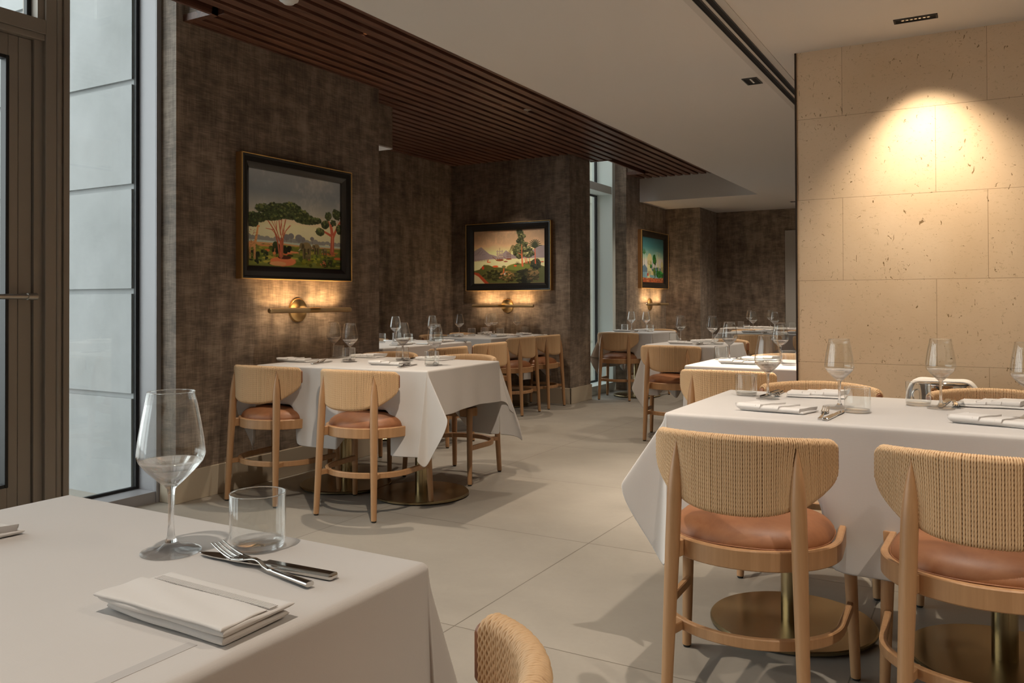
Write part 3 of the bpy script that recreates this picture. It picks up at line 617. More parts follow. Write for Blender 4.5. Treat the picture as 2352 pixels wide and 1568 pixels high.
def framed(loc, rz, w, h, bx, bz, p, label, dep=.05):
    r = empty('framed_painting', loc, rz); tag(r, label, 'painting', 'framed paintings on the brown wall')
    def ring(prof, name, m):
        P = []
        for (i, y) in prof: P.append([(sx*(w/2-i*bx), y, sz*(h/2-i*bz)) for sx, sz in ((-1, -1), (1, -1), (1, 1), (-1, 1))])
        return MB().grid(np.array(P), close_v=True, smooth=False).build(name, m, r)
    prof = [(.06, -dep-.001)]+[(.06+.90*t, -dep+.0-.004*math.sin(PI*min(t*3, 1))*.6+.024*(1-math.cos(t*PI/2))) for t in np.linspace(0, 1, 14)]+[(1.0, -dep+.034), (1.0, -.01)]
    o = ring(prof, 'frame', M['frame']); 
    for q in o.data.polygons: q.use_smooth = True
    bm = bmesh.new(); bm.from_mesh(o.data)
    for e in bm.edges:
        if len(e.link_faces) == 2 and e.calc_face_angle(0) > .5: e.smooth = False
    bm.to_mesh(o.data); bm.free()
    ring([(0, 0), (0, -dep+.006)], 'frame_side', M['goldside']); ring([(0, -dep+.006), (0, -dep-.003), (.02, -dep-.0055), (.05, -dep-.0055), (.065, -dep-.001), (.065, -dep+.004)], 'gilt_edge', M['gold'])
    p.mesh('canvas', w-2*bx, h-2*bz, mp, r, -.0145)
    MB().box(-w/2+bx*.5, w/2-bx*.5, -.012, -.001, -h/2+bz*.5, h/2-bz*.5).build('backing_board', M['slat_back'], r)
    return r
framed((XA, 3.889, 1.612), PI/2, .968, .750, .078, .083, painting_savanna(), 'black and gold framed painting of elephants under a flat-topped tree')
framed((-4.578, 7.92, 1.592), 0, 1.085, .756, .092, .085, painting_ships(), 'black and gold framed painting of sailing ships and palms')
framed((-3.82, 10.385, 1.632), PI/2, 1.02, .748, .11, .083, painting_port(), 'black and gold framed painting of a white town under a blue sky')

# ------------------------------------------------------------------ chairs
RB, TH, YB = .283, math.radians(60.5), -.013      # backrest arc: radius, half angle, rearmost y
YC = YB+RB
def _e(t): return max(0., (abs(t)-.92)/.08)**2     # rounding of the end corners
def zt(t): return .752-.014*abs(t)**2-.012*_e(t)   # upper / lower edge for t = angle / half angle
def zb(t): return .546+.092*abs(t)**2.6+.014*_e(t)
def leg_x(z): return .178-.022*(z/.72)
def leg_y(z): return .036*(z/.72)
def leg_r(z):
    if z < .45: return .0145+.0055*(z/.45)
    if z < .56: return .020
    return max(.0015, .020*(1-((z-.56)/.165)**2.2)) if z < .725 else 0
ARC = RB*TH
def chair_cords(pitch, nseg, nring, twist, r0):
    """paper cord wrapped round the bent back, one loop after another"""
    n = int(2*ARC/pitch); v = []; f = []; rs = np.random.RandomState(5)
    T = .0135                                     # half thickness of the shell to the cord centre
    ring = np.arange(nring)*2*PI/nring; base = 0
    for k in range(n):
        s = -ARC+pitch*(k+.5)+rs.randn()*.0003; t = s/ARC; z1, z0 = zt(t)-T-r0*.3, zb(t)+T+r0*.3; H = z1-z0
        # closed stadium: up the outside, over the top, down the inside, under the bottom
        L = 2*H+2*PI*T; q = (np.arange(nseg)+.0)/nseg*L+rs.rand()*.003
        q = np.mod(q, L)
        d = np.zeros(nseg); z = np.zeros(nseg); nd = np.zeros(nseg); nz = np.zeros(nseg)
        a = q < H; d[a] = T; z[a] = z0+q[a]; nd[a] = 1
        b = (q >= H) & (q < H+PI*T); an = (q[b]-H)/T; d[b] = T*np.cos(an); z[b] = z1+T*np.sin(an); nd[b] = np.cos(an); nz[b] = np.sin(an)
        c_ = (q >= H+PI*T) & (q < 2*H+PI*T); d[c_] = -T; z[c_] = z1-(q[c_]-H-PI*T); nd[c_] = -1
        e = q >= 2*H+PI*T; an = (q[e]-2*H-PI*T)/T+PI; d[e] = T*np.cos(an); z[e] = z0+T*np.sin(an); nd[e] = np.cos(an); nz[e] = np.sin(an)
        # cords part round the pointed rear legs on the outside
        sh = np.zeros(nseg); out = d > -T*.2
        for sg in (-1, 1):
            for i in np.nonzero(out)[0]:
                zz = z[i]; rr = leg_r(zz)
                if rr <= 0: continue
                th_l = math.asin(leg_x(zz)/RB); u = s-sg*th_l*RB
                sh[i] += (rr*.95)*(1 if u >= 0 else -1)*math.exp(-abs(u)/.028)*min(1, max(0, (d[i]+T*.2)/(T*.5)))
        th = (s+sh)/RB; rad = RB-T-r0+d
        P = np.stack([rad*np.sin(th), YC-rad*np.cos(th), z], -1)
        N = np.stack([nd*np.sin(th), -nd*np.cos(th), nz], -1); B = np.stack([np.cos(th), np.sin(th), np.zeros(nseg)], -1)
        ph = 2*PI*np.arange(nseg)/nseg*round(L/twist) if twist else np.zeros(nseg)
        rr = r0*(1+(.21*np.cos(2*(ring[None, :]-ph[:, None]/2*1.0)) if twist else 0*ring[None, :]+0*ph[:, None]))
        V = P[:, None]+rr[..., None]*(N[:, None]*np.cos(ring)[None, :, None]+B[:, None]*np.sin(ring)[None, :, None])
        v.append(V.reshape(-1, 3)); i, j = np.mgrid[0:nseg, 0:nring]; i2 = (i+1) % nseg; j2 = (j+1) % nring
        f.append(np.stack([i*nring+j, i*nring+j2, i2*nring+j2, i2*nring+j], -1).reshape(-1, 4)+base); base += nseg*nring
    v = np.concatenate(v); f = np.concatenate(f); me = bpy.data.meshes.new('cord_wrap')
    me.vertices.add(len(v)); me.vertices.foreach_set('co', v.reshape(-1).astype(np.float32))
    me.loops.add(f.size); me.loops.foreach_set('vertex_index', f.reshape(-1).astype(np.int32))
    me.polygons.add(len(f)); me.polygons.foreach_set('loop_start', np.arange(0, f.size, 4, dtype=np.int32)); me.polygons.foreach_set('loop_total', np.full(len(f), 4, np.int32))
    me.update(calc_edges=True); me.polygons.foreach_set('use_smooth', [True]*len(f)); me.materials.append(M['cord']); return me
def core_mesh():
    T = .0125; b = MB(); P = []
    for t in np.linspace(-1, 1, 41):
        z1, z0 = zt(t)-T-.001, zb(t)+T+.001; th = t*TH; row = []
        for an in np.linspace(-PI/2, PI/2, 9): row.append((T*math.sin(-an+PI/2) if 0 else T*math.cos(an-0), z1+T*math.sin(an) if an > 0 else z0+T*math.sin(an)))
        row = [(T*math.cos(a), (z1 if a >= 0 else z0)+T*math.sin(a)) for a in np.linspace(-PI/2, PI/2, 10)]+[(T*math.cos(a), (z1 if a <= PI else z0)+T*math.sin(a)) for a in np.linspace(PI/2+.3, 3*PI/2-.3, 8)]
        P.append([((RB-T-.0045+d)*math.sin(th), YC-(RB-T-.0045+d)*math.cos(th), z) for d, z in row])
    b.grid(np.array(P), close_v=True); return b
def cap_mesh(sg):
    T = .0120; P = []
    for u, k in ((-.003, .98), (.003, 1.0), (.0055, 1.0), (.0075, .86), (.0085, .5), (.0087, .02)):
        th = sg*(TH+u/RB); z1, z0 = zt(1)-T-.001, zb(1)+T+.002; zc = (z1+z0)/2; row = []
        for a in np.linspace(-PI/2, PI/2, 10): row.append((T*math.cos(a), (z1 if a >= 0 else z0)+T*math.sin(a)))
        for a in np.linspace(PI/2+.3, 3*PI/2-.3, 8): row.append((T*math.cos(a), (z1 if a <= PI else z0)+T*math.sin(a)))
        P.append([((RB-.0185+d*k)*math.sin(th), YC-(RB-.0185+d*k)*math.cos(th), zc+(z-zc)*(k if k < .9 and False else 1-(1-k)*.25)) for d, z in row])
    b = MB(); b.grid(np.array(P), close_v=True); n = len(P[-1]); b.add(np.array(P[-1]), [tuple(range(n))]); return b
def hoop(a, bb, yc, yf, xf, n=40):
    """bent-wood line: half an ellipse at the back, straight sides to the front legs"""
    pts = [(xf, yf)]+[(xf+(a-xf)*t, yf+(yc-yf)*t) for t in (.35, .7)]
    pts += [(a*math.cos(q), yc-bb*math.sin(q)) for q in np.linspace(0, PI, n)]
    pts += [(-(xf+(a-xf)*t), yf+(yc-yf)*t) for t in (.7, .35)]+[(-xf, yf)]
    return np.array(pts)
def band(pts, th, z0, z1, close=False):
    d = np.roll(pts, -1, 0)-np.roll(pts, 1, 0)
    if not close: d[0] = pts[1]-pts[0]; d[-1] = pts[-1]-pts[-2]
    d /= np.linalg.norm(d, axis=1)[:, None]; nn = np.stack([d[:, 1], -d[:, 0]], -1); c_ = .003; P = []
    for p, q in zip(pts, nn):
        sec = [(-th/2+c_, z0), (th/2-c_, z0), (th/2, z0+c_), (th/2, z1-c_), (th/2-c_, z1), (-th/2+c_, z1), (-th/2, z1-c_), (-th/2, z0+c_)]
        P.append([(p[0]+q[0]*s_, p[1]+q[1]*s_, z) for s_, z in sec])
    b = MB(); b.grid(np.array(P), close_u=close, close_v=True, smooth=True)
    if not close: b.add(P[0], [tuple(range(8))], False); b.add(P[-1], [tuple(range(8))], False)
    return b
HW, HB, HY = .230, .212, .232
def make_chair(cords):
    r = empty('dining_chair'); tag(r, 'x', 'chair')
    for sg in (-1, 1):
        zs = list(np.linspace(.008, .45, 6))+[.50, .56]+list(np.linspace(.58, .7235, 14))
        b = MB(); b.tube([(sg*leg_x(z), leg_y(z), z) for z in zs], [leg_r(z) for z in zs], 18); lg = b.build('leg', M['beech'], r)
        MB().lathe([(0, 0), (.010, 0), (.012, .004), (.012, .010)], 14, (sg*leg_x(0), 0, 0)).build('glide', M['cork'], lg)
        zs = [.008, .2, .405, .452, .456]; b = MB(); b.tube([(sg*(.250-.016*(z/.45)), .440-.022*(z/.45), z) for z in zs], [.0140, .0165, .0185, .0185, .0165], 18); lg = b.build('leg', M['beech'], r)
        MB().lathe([(0, 0), (.010, 0), (.012, .004), (.012, .010)], 14, (sg*.25, .44, 0)).build('glide', M['cork'], lg)
    up = hoop(HW, HB, HY, .412, .222); n = len(up)
    front = np.array([(x, .412+.012*(1-(x/.222)**2)) for x in np.linspace(-.222, .222, 12)[1:-1]])
    b = band(np.concatenate([up, front]), .020, .404, .456, True)
    def block(name, z0, z1, hw, zc, par):
        for sg in (-1, 1):
            x1 = leg_x(zc); y1 = leg_y(zc); xx = x1-.006; yr = HY-HB*math.sqrt(1-(xx/hw)**2)
            a = Vector((sg*x1, y1, 0)); e_ = Vector((sg*(xx-.012), yr+.004, 0)); dd = (e_-a); ln = dd.length
            Mx = Matrix.Translation(a)@Matrix.Rotation(math.atan2(dd.y, dd.x), 4, 'Z'); MB().box(.006, ln, -.013, .013, z0, z1, .002, 0, Mx, 1).build(name, M['beech'], par)
    o = b.build('seat_frame', M['beech'], r, sharp=.6); block('seat_block', .408, .452, HW, .43, o)
    lo = hoop(HW+.006, HB, HY, .428, .238); o = band(lo, .018, .203, .232).build('stretcher', M['beech'], r, sharp=.6); block('stretcher_block', .205, .230, HW+.006, .217, o)
    # domed leather cushion
    P = []; K = 48
    for q, z in [(1.0, .448), (1.012, .457), (1.0, .468), (.965, .480), (.90, .492), (.80, .502), (.65, .510), (.45, .515), (.22, .5175), (.01, .518)]:
        row = []
        for a in np.linspace(0, 2*PI, K, endpoint=False):
            ca, sa = math.cos(a), math.sin(a); e_ = 2.3 if sa < 0 else 3.4; rr = 1/((abs(ca)/.214)**e_+(abs(sa)/(.194 if sa < 0 else .176))**e_)**(1/e_)
            row.append((rr*q*ca, HY+rr*q*sa, z))
        P.append(row)
    b = MB(); b.grid(np.array(P), close_v=True); b.add(P[-1], [tuple(range(K))]); s = b.build('cushion', M['leather'], r)
    b = MB(); b.tube([(x*1.012, HY+(y-HY)*1.012, .4565) for x, y, z in P[0]]+[(P[0][0][0]*1.012, HY+(P[0][0][1]-HY)*1.012, .4565)], .0022, 6, False); b.build('piping', M['leather'], s)
    back = core_mesh().build('backrest', M['cord_core'], r)
    cw = bpy.data.objects.new('cord_wrap', cords); link(cw, back)
    for sg in (-1, 1): cap_mesh(sg).build('end_cap', M['cap'], back, sharp=.9)
    return r
cord_fine = chair_cords(.0060, 150, 8, .0110, .0028)
cord_far = chair_cords(.0060, 44, 6, 0, .0029)
CH = make_chair(cord_fine)
CHF = dup(CH); 
for ch in CHF.children:
    if ch.name.startswith('backrest'):
        for g in ch.children:
            if g.name.startswith('cord_wrap'): g.data = cord_far
_used = set()
def chair(x, y, deg, label, group, fine=False):
    src = CH if fine else CHF
    if src.name not in _used:
        _used.add(src.name); src.location = (x, y, 0); src.rotation_euler = (0, 0, math.radians(deg)); src['label'] = label; src['group'] = group; return src
    return dup(src, (x, y, 0), math.radians(deg), label, group)
G1, G2, G3, G4 = 'chairs at the table by the limestone wall', 'chairs at the first table by the picture wall', 'chairs in the alcove', 'chairs at the tables in the back of the room'
chair(-.570, 2.128, 1.5, 'woven-back chair in the right foreground, its whole back in view', G1, True)
chair(.004, 2.118, 1.0, 'woven-back chair at the right edge of the photo, partly cut off', G1, True)
chair(-.600, 3.735, 180, 'chair behind the right-hand table, below the corner of the limestone wall', G1, True)
chair(.040, 3.735, 180, 'chair behind the right-hand table, in front of the wine bucket', G1, True)
chair(-.345, .606, 96, 'chair at the bottom edge, curved woven back seen from above', 'chair at the nearest table', True)
chair(-3.475, 3.190, 2, 'woven-back chair nearest the picture wall, leather seat half under the cloth', G2, True)
chair(-2.822, 3.205, 5, 'woven-back chair beside the aisle, tan seat next to the hanging cloth corner', G2, True)
chair(-3.530, 4.590, 180, 'chair behind the first table next to the brown wall, only its top showing', G2)
chair(-2.905, 4.590, 178, 'chair behind the first table on the aisle side, its feet showing under the cloth', G2)
chair(-3.500, 5.30, 90, 'left chair of the four in the alcove, only the upper back showing', G3)
chair(-3.560, 6.02, 90, 'second alcove chair from the left, its back overlapping the first', G3)
chair(-3.840, 7.056, 90, 'third alcove chair from the left, round tan seat and stretcher showing', G3)
chair(-3.840, 7.613, 90, 'alcove chair farthest right, before the end of the brown wall', G3)
chair(-5.10, 5.40, -90, 'chair across the near alcove table, against the brown wall', G3)
chair(-5.10, 6.05, -90, 'chair across the near alcove table, left of the corner of the wall', G3)
chair(-5.10, 7.05, -90, 'chair across the far alcove table, nearer one', G3)
chair(-5.10, 7.60, -90, 'chair across the far alcove table, in the corner below the ship painting', G3)
chair(-3.555, 8.452, 2, 'chair in front of the small table by the passage window', G4)
chair(-3.46, 9.72, 180, 'chair behind the small table by the passage window', G4)
chair(-2.145, 6.140, 4, 'chair on the aisle before the middle table, two rear legs and orange seat showing', G4)
chair(-2.05, 7.47, 182, 'chair behind the middle table, only the top of its back showing', G4)
chair(-1.135, 4.065, 3, 'chair behind the right-hand table on the left, back to the brightly lit cloth', G4, True)
chair(-1.10, 5.60, 180, 'chair behind the brightly lit table, next to the edge of the limestone wall', G4)
chair(-2.03, 8.50, 3, 'broad woven back left of the two before the far table', G4)
chair(-1.44, 8.50, 0, 'chair before the far table, half hidden by the limestone wall', G4)
chair(-2.42, 10.06, 180, 'chair behind the far table on its left', G4)
chair(-1.80, 10.06, 180, 'chair behind the far table on its right', G4)

# ------------------------------------------------------------------ tables and cloths
TT = .742
def make_table(w=.56, d=.68):
    r = empty('pedestal_table'); tag(r, 'x', 'table')
    MB().lathe([(0, .020), (.266, .020), (.270, .016), (.270, .008), (.266, .006), (0, .006)], 72).build('base_plate', M['brass'], r, sharp=.5)
    b = MB()
    for k in range(5): b.lathe([(0, 0), (.012, 0), (.012, .007)], 12, (.2*math.cos(k*1.257), .2*math.sin(k*1.257), 0))
    b.build('foot_pads', M['cork'], r)
    MB().lathe([(.036, .02), (.036, .66)], 40).build('column', M['pole'], r)
    MB().lathe([(.0375, .44), (.0375, .70)], 40).build('collar', M['black'], r)
    MB().box(-w/2, w/2, -d/2, d/2, .705, .7385, .003).build('tabletop', mat('tabletop_wood', (.16, .09, .05), .5) if 'tabletop_wood' not in bpy.data.materials else bpy.data.materials['tabletop_wood'], r)
    return r
TB = make_table()
def table(x, y, deg, label, group='pedestal tables under the cloths'):
    if TB.name not in _used:
        _used.add(TB.name); TB.location = (x, y, 0); TB.rotation_euler = (0, 0, math.radians(deg)); TB['label'] = label; TB['group'] = group; return TB
    return dup(TB, (x, y, 0), math.radians(deg), label, group)
RHO = .011
def cloth(name, C, drops, label, seed=0, bulge=(1, 1, 1, 1), lean=(0, 0, 0, 0), amp=.006, seats=(), group='white tablecloths'):
    """C: near-left, near-right, far-right, far-left corners; drops: near, right, far, left"""
    rs = np.random.RandomState(seed); C = [np.array(p, float) for p in C]; cen = sum(C)/4
    nrm = []
    for i in range(4):
        d = C[(i+1) % 4]-C[i]; d /= np.linalg.norm(d); nrm.append(np.array([d[1], -d[0]]))
    # inset the flat top by the bend radius
    I = []
    for i in range(4):
        a, b_ = nrm[i-1], nrm[i]; I.append(C[i]-(a+b_)/(1+a.dot(b_))*RHO)
    b = MB(); K = 26; frac = [0, .2, .4, .6, .8, 1.]; 
    def radial(Rm):
        return [RHO*PI/2*q for q in frac]+list(np.linspace(RHO*PI/2, Rm, 15)[1:])
    def prof(s): return (RHO*math.sin(min(s/RHO, PI/2)), RHO*(1-math.cos(min(s/RHO, PI/2)))+max(0, s-RHO*PI/2))
    Ls = [np.linalg.norm(C[(i+1) % 4]-C[i]) for i in range(4)]
    def ivs(i):                                   # stretches of side i that rest on chair seats
        out = []
        for sd, cx_, cy_ in seats:
            if sd == i: u = (np.array((cx_, cy_))-C[i]).dot((C[(i+1) % 4]-C[i])/Ls[i]); out.append((u-.125, u+.125))
        return out
    def samp(i):
        S_ = np.linspace(0, 1, K)
        for a0, a1 in ivs(i): S_ = np.concatenate([S_, [np.clip(q/Ls[i], 0, 1) for q in (a0-.045, a0-.03, a0-.015, a0, a1, a1+.015, a1+.03, a1+.045)]])
        return S_
    def uni(a): 
        a = np.unique(np.round(a, 5)); keep = [0.]
        for q in a[1:]:
            if q-keep[-1] > .004: keep.append(float(q))
        keep[-1] = 1.; return np.array(keep)
    UU = uni(np.concatenate([samp(0), 1-samp(2)])); VV = uni(np.concatenate([samp(1), 1-samp(3)]))
    SS = [UU, VV, (1-UU)[::-1], (1-VV)[::-1]]
    top = np.array([[[*((I[0]*(1-u)+I[1]*u)*(1-v)+(I[3]*(1-u)+I[2]*u)*v), TT] for v in VV] for u in UU])
    b.grid(top)
    ZSEAT = TT-.5275
    for i in range(4):
        j = (i+1) % 4; n_ = nrm[i]; D = drops[i]; P = []; ph = rs.rand(4)*6.28; L = np.linalg.norm(C[j]-C[i])
        iv = ivs(i); S = SS[i]
        def rest(s):
            u = s*L; w_ = 0
            for a0, a1 in iv: w_ = max(w_, min(1, max(0, min((u-a0+.045)/.045, (a1+.045-u)/.045))))
            return w_
        for s in S:
            row = []; win = math.sin(PI*s)**.8
            for q in radial(D):
                o, z = prof(q); fl = .05*max(0, q-.03); wv = amp*win*(q/D)*(math.sin(s*L*11+ph[0])+.7*math.sin(s*L*19+ph[1])+.5*math.sin(s*L*31+ph[2]))
                hang = win*.0
                z2 = z-.03*fl+(.010*math.sin(s*5+ph[3])*win*(q/D)**3); off = o+fl+wv
                if iv and z2 > ZSEAT:
                    w_ = rest(s); ex = z2-ZSEAT; zz_ = ZSEAT+.012*min(1, ex/.04)*0; off = off*(1-w_)+w_*(o+.05*max(0, ZSEAT-.03)+wv*.3-ex); z2 = z2*(1-w_)+w_*zz_
                p = I[i]*(1-s)+I[j]*s+n_*off; row.append((p[0], p[1], TT-z2))
            P.append(row)
        b.grid(np.array(P))
        # corner j: between side i (drop D) and side j (drop E)
        E = drops[j]; na, nb = nrm[i], nrm[j]; da, db = D, E; flip = False
        if D > E: na, nb, da, db = nb, na, E, D; flip = True   # a: short side, b: long side
        pt = math.atan2(db, da); P = []; KK = 25
        for k in range(KK):
            ph_ = (k/(KK-1))*PI/2; Rm = min(da/max(1e-6, math.cos(ph_)), db/max(1e-6, math.sin(ph_))); row = []
            x = ph_/pt
            bp = math.sin(PI*min(1, x))**1.3*bulge[j]; bp2 = math.sin(PI*min(1, max(0, (ph_-pt)/(PI/2-pt+1e-6))))*bulge[j]
            for q in radial(Rm):
                o, z = prof(q); g = max(0, q-.03); A = .05*math.cos(ph_)**2+.50*bp-.05*bp2+lean[j]*max(0, 1-((ph_-pt)/.45)**2); B = .05*math.sin(ph_)**2+.13*bp+.10*bp2
                mixn = na*math.cos(ph_)+nb*math.sin(ph_); mixn = mixn/np.linalg.norm(mixn)
                drop = z-g+g*math.sqrt(max(.1, 1-A*A-B*B)); p = I[j]+mixn*o+(na*A+nb*B)*g
                row.append((p[0], p[1], TT-drop+.0015*g))
            P.append(row)
        b.grid(np.array(P))
    o = b.build(name, M['cloth'], merge=.0004)
    md = o.modifiers.new('thick', 'SOLIDIFY'); md.thickness = .0012; md.offset = 1
    md = o.modifiers.new('sub', 'SUBSURF'); md.levels = 1; md.render_levels = 1
    tag(o, label, 'tablecloth', group); return o
cloth('tablecloth', [(-1.485, -.30), (-.662, -.30), (-.662, .928), (-1.485, .928)], (.3, .44, .28, .3), 'white tablecloth on the nearest table, bottom left of the photo', 1, (0, 0, .55, 1), (0, 0, 0, 0), .010, seats=[(1, -0.4, 0.6)])
_c = [o for o in bpy.data.objects if o.name == 'tablecloth'][0]
MB().box(-.727, -.713, .05, .583, TT+.0011, TT+.0016).build('woven_stripe', mat('woven_stripe_thread', (.47, .45, .44), .7), _c)
table(-1.07, .55, 0, 'pedestal table hidden under the nearest cloth, front half'); table(-1.07, -.02, 0, 'pedestal table hidden under the nearest cloth, rear half')
cloth('tablecloth', [(-.893, 2.530), (.33, 2.535), (.33, 3.305), (-.893, 3.305)], (.44, .24, .44, .24), 'white tablecloth on the long right foreground table before the limestone wall', 2, (1, 1, 1, 1), (0, 0, 0, 0), .005, seats=[(0, -0.57, 2.2), (0, 0.004, 2.2), (2, -0.6, 3.7), (2, 0.04, 3.7)])
table(-.575, 2.905, 0, 'brass pedestal table under the right foreground cloth, left round base'); table(.045, 2.90, 0, 'brass pedestal table under the right foreground cloth, base at the right edge')
cloth('tablecloth', [(-3.592, 3.335), (-2.482, 3.455), (-2.515, 4.235), (-3.62, 4.20)], (.45, .245, .45, .22), 'white tablecloth on the table below the savanna painting, corner point hanging low', 3, (1, 1, .35, .6), (0, 0, .30, 0), .008, seats=[(0, -3.475, 3.2), (0, -2.835, 3.2), (2, -3.53, 4.5), (2, -2.905, 4.5)])
table(-2.79, 3.82, 2, 'brass pedestal table under the cloth below the savanna painting, aisle side'); table(-3.33, 3.80, 2, 'brass pedestal table under the cloth below the savanna painting, wall side')
cloth('tablecloth', [(-4.70, 4.98), (-3.975, 4.95), (-3.955, 6.17), (-4.70, 6.20)], (.24, .45, .24, .45), 'white tablecloth on the near alcove table, lit bluish from the window', 4, seats=[(1, -3.5, 5.3), (1, -3.5, 6.02), (3, -5.1, 5.4), (3, -5.1, 6.05)])
table(-4.33, 5.28, 90, 'pedestal table under the near alcove cloth, front one'); table(-4.33, 5.90, 90, 'pedestal table under the near alcove cloth, rear one')
cloth('tablecloth', [(-4.80, 6.72), (-4.075, 6.70), (-4.055, 7.84), (-4.80, 7.84)], (.24, .45, .05, .45), 'white tablecloth on the far alcove table below the ship painting', 5, seats=[(1, -3.84, 7.056), (1, -3.84, 7.613), (3, -5.1, 7.05), (3, -5.1, 7.6)])
table(-4.43, 7.03, 90, 'pedestal table under the far alcove cloth, front one'); table(-4.43, 7.52, 90, 'pedestal table under the far alcove cloth, rear one')
cloth('tablecloth', [(-3.815, 8.66), (-3.17, 8.62), (-3.15, 9.36), (-3.80, 9.38)], (.30, .30, .30, .42), 'white tablecloth on the small table at the passage window', 6, (1, 1, 1, 1), (0, 0, 0, 0), .008, seats=[(0, -3.555, 8.452), (2, -3.46, 9.72)])
table(-3.50, 9.0, 0, 'brass pedestal table at the passage window, disc base on the floor')
cloth('tablecloth', [(-2.415, 6.385), (-1.80, 6.27), (-1.77, 7.02), (-2.40, 7.12)], (.42, .30, .42, .34), 'greyish white tablecloth on the middle table behind the aisle chair', 7, (.5, .5, .5, 1.), (0, 0, 0, 0), .010, seats=[(0, -2.145, 6.14), (2, -2.05, 7.47)])
table(-2.10, 6.70, -4, 'pedestal table under the middle cloth')
cloth('tablecloth', [(-1.445, 4.43), (-.70, 4.43), (-.70, 5.14), (-1.445, 5.14)], (.42, .3, .42, .34), 'brightly lit white tablecloth beside the edge of the limestone wall', 8, (0, 0, 1, .8), (0, 0, 0, 0), .004, seats=[(0, -1.135, 4.065), (2, -1.1, 5.6)])
table(-1.07, 4.785, 0, 'pedestal table under the brightly lit cloth')
cloth('tablecloth', [(-2.54, 8.93), (-1.25, 8.93), (-1.25, 9.68), (-2.54, 9.68)], (.35, .28, .35, .28), 'white tablecloth on the far table behind two broad chair backs', 9, seats=[(0, -2.03, 8.5), (0, -1.44, 8.5), (2, -2.42, 10.06), (2, -1.8, 10.06)])
table(-2.2, 9.3, 0, 'pedestal table under the far cloth, left one'); table(-1.58, 9.3, 0, 'pedestal table under the far cloth, right one')
cloth('tablecloth', [(-2.97, 10.55), (-1.75, 10.55), (-1.75, 11.2), (-2.97, 11.2)], (.30, .28, .30, .28), 'farthest tablecloth, in the dark by the end wall', 10)
table(-2.62, 10.87, 0, 'pedestal table under the farthest cloth, left one'); table(-2.0, 10.87, 0, 'pedestal table under the farthest cloth, right one')

# ------------------------------------------------------------------ tableware
TZ = TT+.0016
def make_wine_glass():
    r = empty('wine_glass'); tag(r, 'x', 'wine glass')
    o_ = [(.0115, .0955), (.020, .1035), (.034, .1175), (.043, .1285), (.0465, .137), (.0465, .142), (.0445, .160), (.0405, .185), (.036, .208), (.0322, .2275)]
    i_ = [(q-.0011, z+.0006) for q, z in o_]
    lo_i = [(.0, .1005), (.010, .1022), (.018, .1070), (.0325, .1198), (.0418, .1300)]
    b = MB().lathe(o_[3:]+[(.0317, .2282)]+i_[3:][::-1]+[(.0418, .1300)], 64); b.lathe(o_[:4], 64, mi=1); b.lathe(lo_i, 64, mi=1); b.lathe([(.0317+.0008*math.cos(a), .2282+.0008*math.sin(a)) for a in np.linspace(0, 2*PI, 8, endpoint=False)], 64, close=True, mi=1)
    b.build('bowl', [M['bowl'], M['solid']], r, merge=.0001)
    MB().lathe([(0, .0965), (.0105, .0955), (.0058, .090), (.0046, .080), (.0040, .060), (.0041, .040), (.0055, .022), (.0085, .0145), (.0, .0145)], 24).build('stem', M['solid'], r)
    MB().lathe([(0, .0142), (.0088, .0142), (.014, .0085), (.023, .0048), (.037, .0032), (.0412, .0022), (.0415, .0010), (.040, .0), (0, .0)], 48).build('foot', M['solid_light'], r)
    return r
def make_tumbler():
    r = empty('tumbler'); tag(r, 'x', 'water glass')
    b = MB().lathe([(.0385, .006), (.0395, .012), (.0395, .0785), (.0390, .0792), (.0385, .0785), (.0385, .012), (.036, .0095), (0, .0085)], 56)
    b.lathe([(.0390+.0009*math.cos(a), .0790+.0009*math.sin(a)) for a in np.linspace(0, 2*PI, 8, endpoint=False)], 56, close=True, mi=1); b.build('wall', [M['bowl'], M['solid']], r)
    MB().lathe([(0, .0082), (.020, .0078), (.033, .0092), (.0375, .0115), (.0382, .0065), (.036, .0015), (.032, .0), (0, .0)], 48).build('thick_base', M['solid_light'], r)
    return r
def make_knife():
    """lies along +y, blade tip towards +y, origin in the middle"""
    b = MB(); b.box(-.0085, .0085, -.118, .0, .0, .0085, .0032, seg=3)
    out = [(-.0060, 0), (-.0085, .012), (-.0105, .05), (-.0105, .085), (-.0085, .106), (-.003, .119), (.002, .112), (.0065, .098), (.0085, .07), (.0080, .03), (.0060, 0)]
    n = len(out); V = [(x, y, .0032) for x, y in out]+[(x, y, .0048) for x, y in out]
    b.add(V, [tuple(range(n)), tuple(range(n, 2*n))]+[(i, (i+1) % n, n+(i+1) % n, n+i) for i in range(n)], False)
    b.box(-.0055, .0055, -.004, .006, .0015, .0065, .0015); return b
